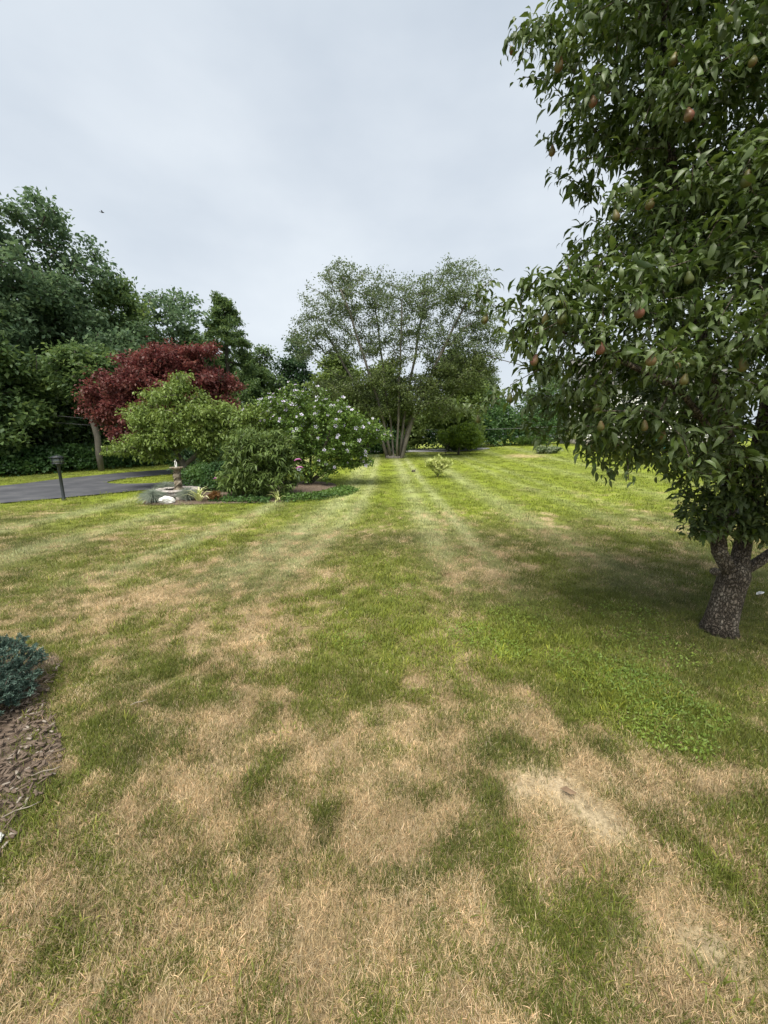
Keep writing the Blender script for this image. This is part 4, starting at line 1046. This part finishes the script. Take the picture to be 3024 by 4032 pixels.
blade_clump('blue_fescue', G(-5.02, 9.75), 800, .36, .05, .006, 'fescue', 'blue fescue clump right of the white rock, before the basin', 'ornamental grass', 92, group=FES, lean=.7)
blade_clump('blue_fescue', G(-6.0, 10.55), 700, .42, .05, .005, 'fescue', 'thin faded fescue clump behind the basin, to its left', 'ornamental grass', 93, group=FES, lean=.6)
LIL = 'variegated lilies in the bed'
blade_clump('variegated_lily', G(-4.68, 9.65), 34, .42, .05, .042, 'lily', 'cream striped lily clump right of the fountain', 'plant', 94, True, .75, group=LIL)
blade_clump('variegated_lily', G(-2.72, 9.75), 30, .32, .05, .028, 'lily', 'smaller pale striped lily clump below the butterfly bush', 'plant', 95, True, .7, group=LIL)
simple_tree('rust_plant', G(-4.3, 9.75), 'small rust brown plant between lily and butterfly bush', 'plant', None, 96, [[(0, 0, 0), (0, 0, .08)]], [(0, 0, .16, .16, .14, .12)], 60, 14, .05, .03, .03, M['rust_leaf'], M['bark_dark'], .01, step=.1, rmin=.003)

# ------------------------------------------------------------------ lamp post
def lamp():
    root = empty('lamp_post', G(-8.43, 10.02)); tag(root, 'short black lamp post with box lantern beside the driveway', 'lamp post')
    p = MB(); p.lathe([(.05, 0), (.05, .03), (.037, .05), (.035, .90), (.05, .92), (.05, .95)], 12); link('post', p.mesh('post', M['lamp_metal'], smooth=False), root)
    b = MB(); b.box((0, 0, .965), (.20, .20, .03), rz=.3); link('lantern_base', b.mesh('lantern_base', M['lamp_metal']), root)
    for k in range(4):
        a = .3 + k * math.pi / 2
        g = MB(); g.box((0, 0, 0), (.15, .008, .13), taper=1.0); link('pane', g.mesh('pane', M['lamp_glass']), root, (.086 * math.sin(a), -.086 * math.cos(a), 1.045), (0, 0, a))
        c = MB(); c.box((0, 0, 0), (.016, .016, .13)); a2 = a + math.pi / 4; link('corner_bar', c.mesh('corner_bar', M['lamp_metal']), root, (.122 * math.sin(a2), -.122 * math.cos(a2), 1.045), (0, 0, a))
    t = MB(); t.box((0, 0, 1.122), (.27, .27, .02), rz=.3); t.box((0, 0, 1.1475), (.22, .22, .03), rz=.3, taper=.55); link('lantern_roof', t.mesh('lantern_roof', M['lamp_metal']), root)
    f = MB(); f.lathe([(.012, 1.16), (.02, 1.175), (.001, 1.19)], 8); link('finial', f.mesh('finial', M['lamp_metal']), root)
lamp()

# ------------------------------------------------------------------ house, chair, wires, bird
def house():
    x0, y0 = 23.2, 37.0
    root = empty('white_house', (x0, y0, gzf(x0, y0) - .1), R(-12)); tag(root, 'white clapboard house half hidden behind the pear tree', 'house')
    W, Dp, H = 11.0, 8.0, 4.6
    f = MB(); f.box((0, 0, .3), (W - .1, Dp - .1, .6)); link('foundation', f.mesh('foundation', M['foundation']), root)
    w = MB(); w.box((0, 0, .6 + H / 2), (W, Dp, H))
    w.add([(-W / 2, -Dp / 2, .6 + H), (-W / 2, Dp / 2, .6 + H), (-W / 2, 0, .6 + H + 2.6), (W / 2, -Dp / 2, .6 + H), (W / 2, Dp / 2, .6 + H), (W / 2, 0, .6 + H + 2.6)], tris=[[0, 2, 1], [3, 4, 5]])
    wall = link('wall', w.mesh('wall', M['siding']), root)
    bd = MB(); bd.box((0, 0, 0), (W + .01, .03, .16)); bdm = bd.mesh('clapboard', M['siding'])
    for i in range(25):
        o = link('clapboard', bdm, wall, (0, -Dp / 2 - .012, .72 + i * .18), (R(-5), 0, 0))
    rf = MB()
    for s in (-1, 1):
        e = Dp / 2 + .4; z0 = .6 + H - .26; z1 = .6 + H + 2.62
        rf.add([(-W / 2 - .3, s * e, z0), (W / 2 + .3, s * e, z0), (W / 2 + .3, 0, z1), (-W / 2 - .3, 0, z1), (-W / 2 - .3, s * e, z0 + .12), (W / 2 + .3, s * e, z0 + .12), (W / 2 + .3, 0, z1 + .12), (-W / 2 - .3, 0, z1 + .12)],
               [[0, 1, 2, 3], [4, 5, 6, 7], [0, 1, 5, 4], [1, 2, 6, 5], [3, 0, 4, 7]])
    roof = link('roof', rf.mesh('roof', M['roof_shingle']), root)
    ch = MB(); ch.box((2.2, .4, .6 + H + 2.7), (.7, .7, 1.5)); link('chimney', ch.mesh('chimney', M['foundation']), roof)
    def win(x, z, ww=.95, hh=1.35):
        fr = MB()
        for sx in (-1, 1): fr.box((sx * ww / 2, 0, 0), (.1, .08, hh + .1))
        for sz in (-1, 1): fr.box((0, -.003, sz * hh / 2), (ww - .1, .08, .1))
        o = link('window', fr.mesh('window', M['trim_white']), root, (x, -Dp / 2 - .05, z))
        mu = MB(); mu.box((0, 0, 0), (.03, .03, hh - .1)); mu.box((0, -.004, 0), (ww - .1, .03, .05)); link('glazing_bar', mu.mesh('glazing_bar', M['trim_white']), o, (0, -.005, 0))
        pn = MB(); pn.box((0, .025, 0), (ww - .1, .012, hh - .1)); link('pane', pn.mesh('pane', M['window_glass']), o)
        sl = MB(); sl.box((0, -.03, -hh / 2 - .09), (ww + .25, .14, .06)); link('sill', sl.mesh('sill', M['trim_white']), o)
    for x in (-4.2, -2.1, 2.3, 4.2):
        win(x, 2.2); win(x, 4.3)
    win(0, 4.3)
    d = MB(); d.box((0, -Dp / 2 - .05, 1.65), (.95, .08, 2.1)); dr = link('door', d.mesh('door', M['window_glass']), root)
    hd = MB(); hd.lathe([(.001, -.03), (.03, -.02), (.03, .02), (.001, .03)], 8); link('handle', hd.mesh('handle', M['lamp_metal']), dr, (.36, -Dp / 2 - .11, 1.6))
    st = MB(); st.box((0, -Dp / 2 - .6, .25), (1.8, 1.1, .5)); link('step', st.mesh('step', M['foundation']), root)
house()

def chair():
    x, y = 20.0, 28.6
    root = empty('garden_chair', G(x, y), R(15)); tag(root, 'teal garden chair glimpsed under the pear branches', 'chair')
    for i in range(5):
        b = MB(); b.box((0, 0, 0), (.10, .025, .8)); link('back_slat', b.mesh('back_slat', M['teal_paint']), root, ((i - 2) * .115, .35, .72), (R(-18), 0, 0))
    for i in range(5):
        b = MB(); b.box((0, 0, 0), (.58, .085, .025)); link('seat_slat', b.mesh('seat_slat', M['teal_paint']), root, (0, -.22 + i * .1, .36 - i * .012))
    for sx in (-1, 1):
        a = MB(); a.box((0, 0, 0), (.13, .75, .025)); link('armrest', a.mesh('armrest', M['teal_paint']), root, (sx * .36, 0, .58))
        for yy, h in ((-.3, .565), (.3, .565)):
            l = MB(); l.box((0, 0, h / 2), (.06, .09, h)); link('leg', l.mesh('leg', M['teal_paint']), root, (sx * .33, yy, 0))
chair()

def wire(name, a, b, sag, label, r=.014):
    t = np.linspace(0, 1, 24)[:, None]
    P = np.array(a) + (np.array(b) - np.array(a)) * t; P[:, 2] -= sag * 4 * (t * (1 - t))[:, 0]
    mb = MB(); mb.tube(P, r, 5); return tag(link(name, mb.mesh(name, M['wire'])), label, 'wire', 'utility wires')
wire('utility_wire', (-21, 16.8, 3.45), (-9.5, 20.4, 2.35), .28, 'upper thin wire crossing before the dark wood')
wire('utility_wire', (-21, 17.0, 3.1), (-9.5, 20.6, 2.1), .30, 'lower thin wire crossing before the dark wood')
wire('utility_wire', (2.5, 34.6, 2.3), (16, 34.6, 2.6), .12, 'thin wire crossing before the far hedgerow')

def bird():
    root = empty('bird', (-18.12, 28, 15.85), .4); tag(root, 'tiny dark bird flying in the grey sky', 'bird')
    b = MB(); b.lathe([(.002, -.11), (.02, -.09), (.035, -.03), (.035, .03), (.022, .07), (.02, .09), (.002, .115)], 8)
    me = b.mesh('body', M['bird'], smooth=True); link('body', me, root, rot=(R(90), 0, R(90)))
    for s in (-1, 1):
        w = MB(); w.add([(.03, s * .02, .01), (-.04, s * .02, .01), (-.05, s * .12, .045), (.02, s * .12, .045), (-.05, s * .2, .03), (.03, s * .02, .018), (-.04, s * .02, .018), (-.05, s * .12, .051), (.02, s * .12, .051)], [[0, 1, 2, 3], [5, 6, 7, 8]], [[3, 2, 4], [8, 7, 4]])
        link('wing', w.mesh('wing', M['bird']), root)
    t = MB(); t.add([(-.09, -.01, 0), (-.09, .01, 0), (-.17, .03, 0), (-.17, -.03, 0), (-.12, 0, .008)], [[0, 1, 2, 3]], [[0, 1, 4], [1, 2, 4], [2, 3, 4], [3, 0, 4]]); link('tail', t.mesh('tail', M['bird']), root)
bird()

# ------------------------------------------------------------------ blue spruce
def spruce():
    rng = np.random.default_rng(101)
    root = empty('dwarf_spruce', (-2.60, 2.10, -.02)); tag(root, 'dwarf blue spruce at the left edge of the lawn', 'shrub')
    att = in_lobes(rng, [(0, 0, .24, .46, .46, .22), (-.1, .1, .38, .3, .3, .16), (.1, -.05, .16, .4, .4, .13), (.30, -.08, .22, .16, .14, .07)], 1100, 3.0)
    att[:, 2] = np.maximum(att[:, 2], .04)
    A, par, tips, order = grow(rng, [np.array([(0, 0, 0), (0, 0, .15), (0, 0, .34)])], att, step=.08, arc=.02, jit=.04, up_pen=.8)
    me, rad = branch_mesh('spruce_trunk', A, par, .03, .003, M['bark_dark']); link('trunk', me, root)
    ti = np.array([t[0] for t in tips]); tip = A[ti]; d0 = unit(tip - A[par[ti]] + np.array([0, 0, .02]) + unit(tip - np.array([0, 0, .1])) * .05)
    per = 70; k = np.repeat(np.arange(len(ti)), per)
    t = rng.uniform(-.055, .012, len(k)); P = tip[k] + d0[k] * t[:, None]
    D = d0[k] * .8 + rng.normal(0, .7, (len(k), 3))
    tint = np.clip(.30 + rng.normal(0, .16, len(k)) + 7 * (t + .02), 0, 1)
    root.scale = (.92, .92, .92)
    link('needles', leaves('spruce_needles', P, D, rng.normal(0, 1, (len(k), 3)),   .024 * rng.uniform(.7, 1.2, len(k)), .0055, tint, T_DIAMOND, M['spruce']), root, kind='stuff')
spruce()

# ------------------------------------------------------------------ wood chips, stones and litter
def chips():
    r = np.random.default_rng(111)
    protos = []
    for k in range(8):
        L, W, T = r.uniform(.02, .06), r.uniform(.006, .016), r.uniform(.003, .006)
        mb = MB(); mb.box((0, 0, 0), (L, W, T), taper=r.uniform(.7, .95)); me = mb.mesh('wood_chip', M['chip_grey'] if k % 4 == 0 else M['chip_brown'])
        for v in me.vertices: v.co += Vector((r.uniform(-.006, .006), r.uniform(-.002, .002), 0))
        protos.append(me)
    poly = smooth_poly(NBED, 5); n = 0
    while n < 290:
        x, y = r.uniform(-2.4, -1.4), r.uniform(.95, 2.6)
        if not in_poly(poly, np.array([x]), np.array([y]))[0] or x < -1.12 * y - .15: continue
        o = link('wood_chip', protos[r.integers(8)], near_bed, (x, y, .026 + r.uniform(0, .006)), (r.normal(0, .15), r.normal(0, .15), r.uniform(0, 6.28))); n += 1
    for i, (x, y, l, rz, lab) in enumerate([(-1.66, 1.62, .12, .5, 'longer pale twig lying on the mulch bed, upper one'), (-1.60, 1.42, .13, .6, 'pale straight twig lying on the mulch bed, lower one'), (-1.52, 2.12, .09, .6, 'short pale wood sliver in the grass beside the spruce')]):
        mb = MB(); mb.tube([(-l / 2, 0, 0), (-l / 6, .006, .003), (l / 5, -.004, .002), (l / 2, .004, 0)], [.0022, .0028, .0025, .0012], 5)
        tag(link('twig', mb.mesh('twig', M['chip_grey'], smooth=True), None, (x, y, .035), (0, 0, rz)), lab, 'twig', 'loose twigs')
    for x, y, s, lab in [(-1.60, 1.30, .022, 'white pebble at the mulch bed edge')]:
        rock('pebble', (x, y, .03), (s * 1.5, s, s * .7), lab, 'stone_white', int(-x * 100), 'pebble')
    mb = MB(); mb.add([(-.035, 0, .0), (-.01, .018, .008), (.02, .014, .004), (.04, 0, .012), (.015, -.016, .006), (-.015, -.015, .01), (0, 0, .014)], tris=[[0, 1, 6], [1, 2, 6], [2, 3, 6], [3, 4, 6], [4, 5, 6], [5, 0, 6]])
    tag(link('dead_leaf', mb.mesh('dead_leaf', M['dead_leaf']), None, (.86, 1.52, .022), (0, 0, -.5)), 'curled brown dead leaf on the bare sandy patch', 'leaf')
    mb = MB(); mb.add([(-.06, 0, .0), (-.02, .02, .012), (.03, .018, .02), (.07, 0, .012), (.02, -.02, .012), (-.02, -.016, .006)], tris=[[0, 1, 5], [1, 2, 4], [1, 4, 5], [2, 3, 4]])
    tag(link('feather', mb.mesh('feather', M['feather']), None, (3.92, 3.78, .045), (0, 0, .3)), 'grey and white feather on the grass right of the pear trunk', 'feather')
    mb = MB(); mb.box((0, 0, .05), (.16, .10, .10), taper=.8); mb.tube([(.05, 0, .06), (.12, .02, .12)], [.02, .012], 6)
    tag(link('wood_stub', mb.mesh('wood_stub', M['bark_dark']), None, G(1.3, 17.0), (0, 0, .3)), 'small dark cut stub in the lawn left of the willow shrub', 'stub')
chips()

# ------------------------------------------------------------------ pear tree
def pear_tree():
    rng = np.random.default_rng(121)
    bx, by = 2.90, 3.08
    root = empty('pear_tree', (bx, by, 0)); tag(root, 'large pear tree hung with ripening pears at the right', 'tree')
    trunks = [
        [(0, 0, -.03), (.0, 0, .08), (.015, 0, .22), (.03, 0, .38), (.05, 0, .52), (.09, .02, .66), (.12, .05, .95), (.13, .08, 1.4), (.16, .1, 2.0), (.2, .1, 2.8), (.15, .05, 3.6), (.2, .1, 4.6), (.2, .1, 5.6)],
        [(.03, 0, .50), (-.05, -.02, .60), (-.13, -.02, .72), (-.16, -.02, .84), (-.13, -.02, 1.0), (-.12, 0, 1.3), (-.22, .0, 1.7), (-.5, -.05, 2.2), (-.8, -.05, 3.0), (-1.0, 0, 3.8), (-1.1, 0, 4.6)],
        [(.08, 0, .52), (.22, .0, .62), (.42, 0, .78), (.62, .05, 1.1), (.9, .1, 1.8), (1.2, .1, 2.8), (1.4, .1, 4.0)],
        [(.1, .03, .8), (.2, .3, 1.2), (.25, .8, 1.9), (.1, 1.2, 3.0), (-.2, 1.3, 4.2)],
        [(-.12, 0, 1.3), (-.5, -.3, 1.6), (-1.0, -.5, 1.95), (-1.5, -.55, 2.15), (-1.9, -.5, 2.35)],
        [(.13, .08, 1.4), (.0, -.5, 1.75), (-.3, -1.0, 2.0), (-.6, -1.25, 2.15)],
        [(-.22, 0, 1.7), (-.8, .2, 2.0), (-1.5, .4, 2.2), (-2.0, .5, 2.35)],
    ]
    # lobes relative to the trunk base
    lobes = [
        (-1.2, -.45, 2.20, .95, .70, .6), (-1.55, -.35, 2.45, .55, .55, .32), (-.55, -.85, 2.15, .75, .55, .50), (-1.5, -.1, 1.88, .46, .5, .28), (-1.05, -.5, 1.58, .55, .5, .24), (-1.2, -.45, 1.45, .22, .22, .12),
        (.1, -.9, 2.1, .7, .5, .5), (-.3, -.5, 1.55, .6, .5, .25), (-.55, -.15, 1.42, .4, .35, .17), (-.35, .5, 1.9, .9, .6, .4),
        (-.9, -.1, 3.0, .70, .80, .45), (-.6, -.6, 2.9, .7, .5, .45), (-.7, -.1, 3.45, .85, .8, .45), (-1.15, 0, 3.75, .65, .6, .40), (-1.5, -.05, 4.0, .42, .4, .33), (-1.85, 0, 4.12, .22, .2, .14), (-1.15, 0, 4.4, .75, .7, .5),
        (-.3, -.4, 3.8, .9, .8, .7), (.2, -.5, 3.0, .9, .7, .7), (.6, -.4, 2.2, .8, .7, .6), (.5, -.2, 4.4, 1.1, 1.0, .8), (-.5, .1, 5.0, 1.2, 1.0, .7), (1.3, 0, 3.2, .9, .9, .9), (1.5, .1, 2.2, .8, .8, .6), (1.2, .2, 4.6, .9, .9, .7), (.2, .9, 3.4, 1.2, .7, 1.0), (.1, 1.0, 2.3, 1.0, .6, .5), (.2, .1, 5.6, .9, .9, .5),
        (-.30, -.05, 1.12, .22, .22, .22), (.06, -.05, 1.05, .2, .2, .3), (.45, -.05, 1.15, .28, .25, .25), (-.35, -.1, .95, .15, .15, .1), (.1, -.12, .72, .08, .06, .06),
    ]
    att = in_lobes(rng, lobes, 4000, 2.0)
    lowr = in_lobes(rng, [(-.28, -.06, 1.15, .26, .26, .26), (.08, -.1, 1.10, .24, .24, .34), (.42, -.08, 1.2, .3, .26, .3), (-.33, -.1, .95, .17, .17, .12), (.12, -.12, .95, .14, .1, .1), (.5, -.1, 1.05, .2, .15, .15), (.05, -.1, 1.5, .5, .4, .25)], 170, 2.0)
    att = np.r_[att, lowr]
    extra = np.array([(-2.05, .2, 1.95), (-2.12, .2, 1.88), (-2.2, .25, 1.9), (-2.0, .1, 2.0), (-2.2, .1, 2.72), (-2.1, .05, 2.8), (-2.02, 0, 2.6), (-2.15, 0, 2.6), (-1.95, 0, 4.2), (-2.0, 0, 4.3), (-2.05, .02, 4.26), (-1.9, 0, 4.28), (-1.8, 0, 4.3), (-1.7, 0, 4.1), (-1.75, 0, 3.95)])
    att = np.r_[att, extra]
    A, par, tips, order = grow(rng, [np.array(t) for t in trunks], att, step=.14, arc=.06, jit=.07, up_pen=.5)
    me, rad = branch_mesh('pear_trunk', A, par, .106, .003, M['bark_pear'], expo=.62, flare=.42, nmax=16)
    link('trunk', me, root)
    P, D, N, k = twig_leaves(rng, A, par, tips, 19, .045, droop=.55, flat=.45, along=1.0, out=.8)
    # leaves hang along the twig's outer side
    ct = rng.uniform(0, 1, len(tips))
    tint = np.clip(.62 * rng.beta(1.8, 2.6, len(P)) + .38 * ct[k], 0, 1)
    Ls = .076 * rng.uniform(.5, 1.3, len(P)); Ws = Ls * .38
    half = rng.uniform(0, 1, len(P)) < .5
    split_leaves(root, 'pear', 'leaf', P[half], D[half], N[half], Ls[half], Ws[half], tint[half], T_PEAR2, M['pear_leaf'], 300, (bx, by, 0), 'foliage', rng)
    o = link('curled_foliage', leaves('pear_foliage_b', P[~half], D[~half], N[~half], Ls[~half], Ws[~half], tint[~half], T_PEAR, M['pear_leaf']), root, kind='stuff')
    yl = leaves('yellow_leaf', np.zeros((1, 3)), np.array([[1., 0, 0]]), np.array([[0, 0, 1.]]), .05, .03, .5, T_PEAR, M['yellow_leaf'])
    link('yellow_leaf', yl, root, (-.62, -1.32, 2.42), (.4, .6, .9))
    # pruning scars on the trunk
    for p, d in (((-.135, -.03, .55), (-1, -.3, .3)), ((-.215, -.02, .84), (-.9, 0, .4))):
        s = MB(); dv = unit(np.array(d, float)); s.tube([np.array(p), np.array(p) + dv * .03, np.array(p) + dv * .05], [.035, .032, .024], 9); link('branch_stub', s.mesh('branch_stub', M['bark_pear'], smooth=True), root)
    # pears
    pm = MB(); pm.lathe([(.002, -.048), (.018, -.046), (.03, -.034), (.035, -.018), (.032, .0), (.024, .018), (.017, .034), (.012, .046), (.002, .05)], 10)
    pearm = pm.mesh('pear', M['pear_skin'], smooth=True)
    st = MB(); st.tube([(0, 0, .046), (.003, 0, .065), (.01, 0, .082)], [.0022, .002, .003], 5); stm = st.mesh('pear_stem', M['bark_pear'])
    tp = np.array([A[t[0]] for t in tips])
    C = np.array([-bx, -by, 1.65]); dist = np.linalg.norm(tp - C, axis=1)
    v = (tp - C) / dist[:, None]
    ok = (tp[:, 2] > 1.75) & (np.abs(v[:, 0] / np.maximum(v[:, 1], .1)) < 1.05)
    # keep tips near the camera-side surface
    key = np.round(np.c_[np.arctan2(v[:, 0], v[:, 1]), np.arcsin(v[:, 2])] / .11).astype(int)
    best = {}
    for i in np.where(ok)[0]:
        q = tuple(key[i])
        if q not in best or dist[i] < dist[best[q]]: best[q] = i
    ids = [i for i in best.values() if dist[i] > 1.9]; rng.shuffle(ids)
    for i in ids[:50]:
        dd = unit(C - tp[i])
        p = tp[i] + dd * rng.uniform(-.10, .0) + np.array([0, 0, -.085])
        o = link('pear', pearm, root, p, (rng.normal(0, .2), rng.normal(0, .2), rng.uniform(0, 6.28)))
        s = rng.uniform(.55, .82); o.scale = (s, s, s * rng.uniform(.95, 1.1))
        link('stem', stm, o)
pear_tree()
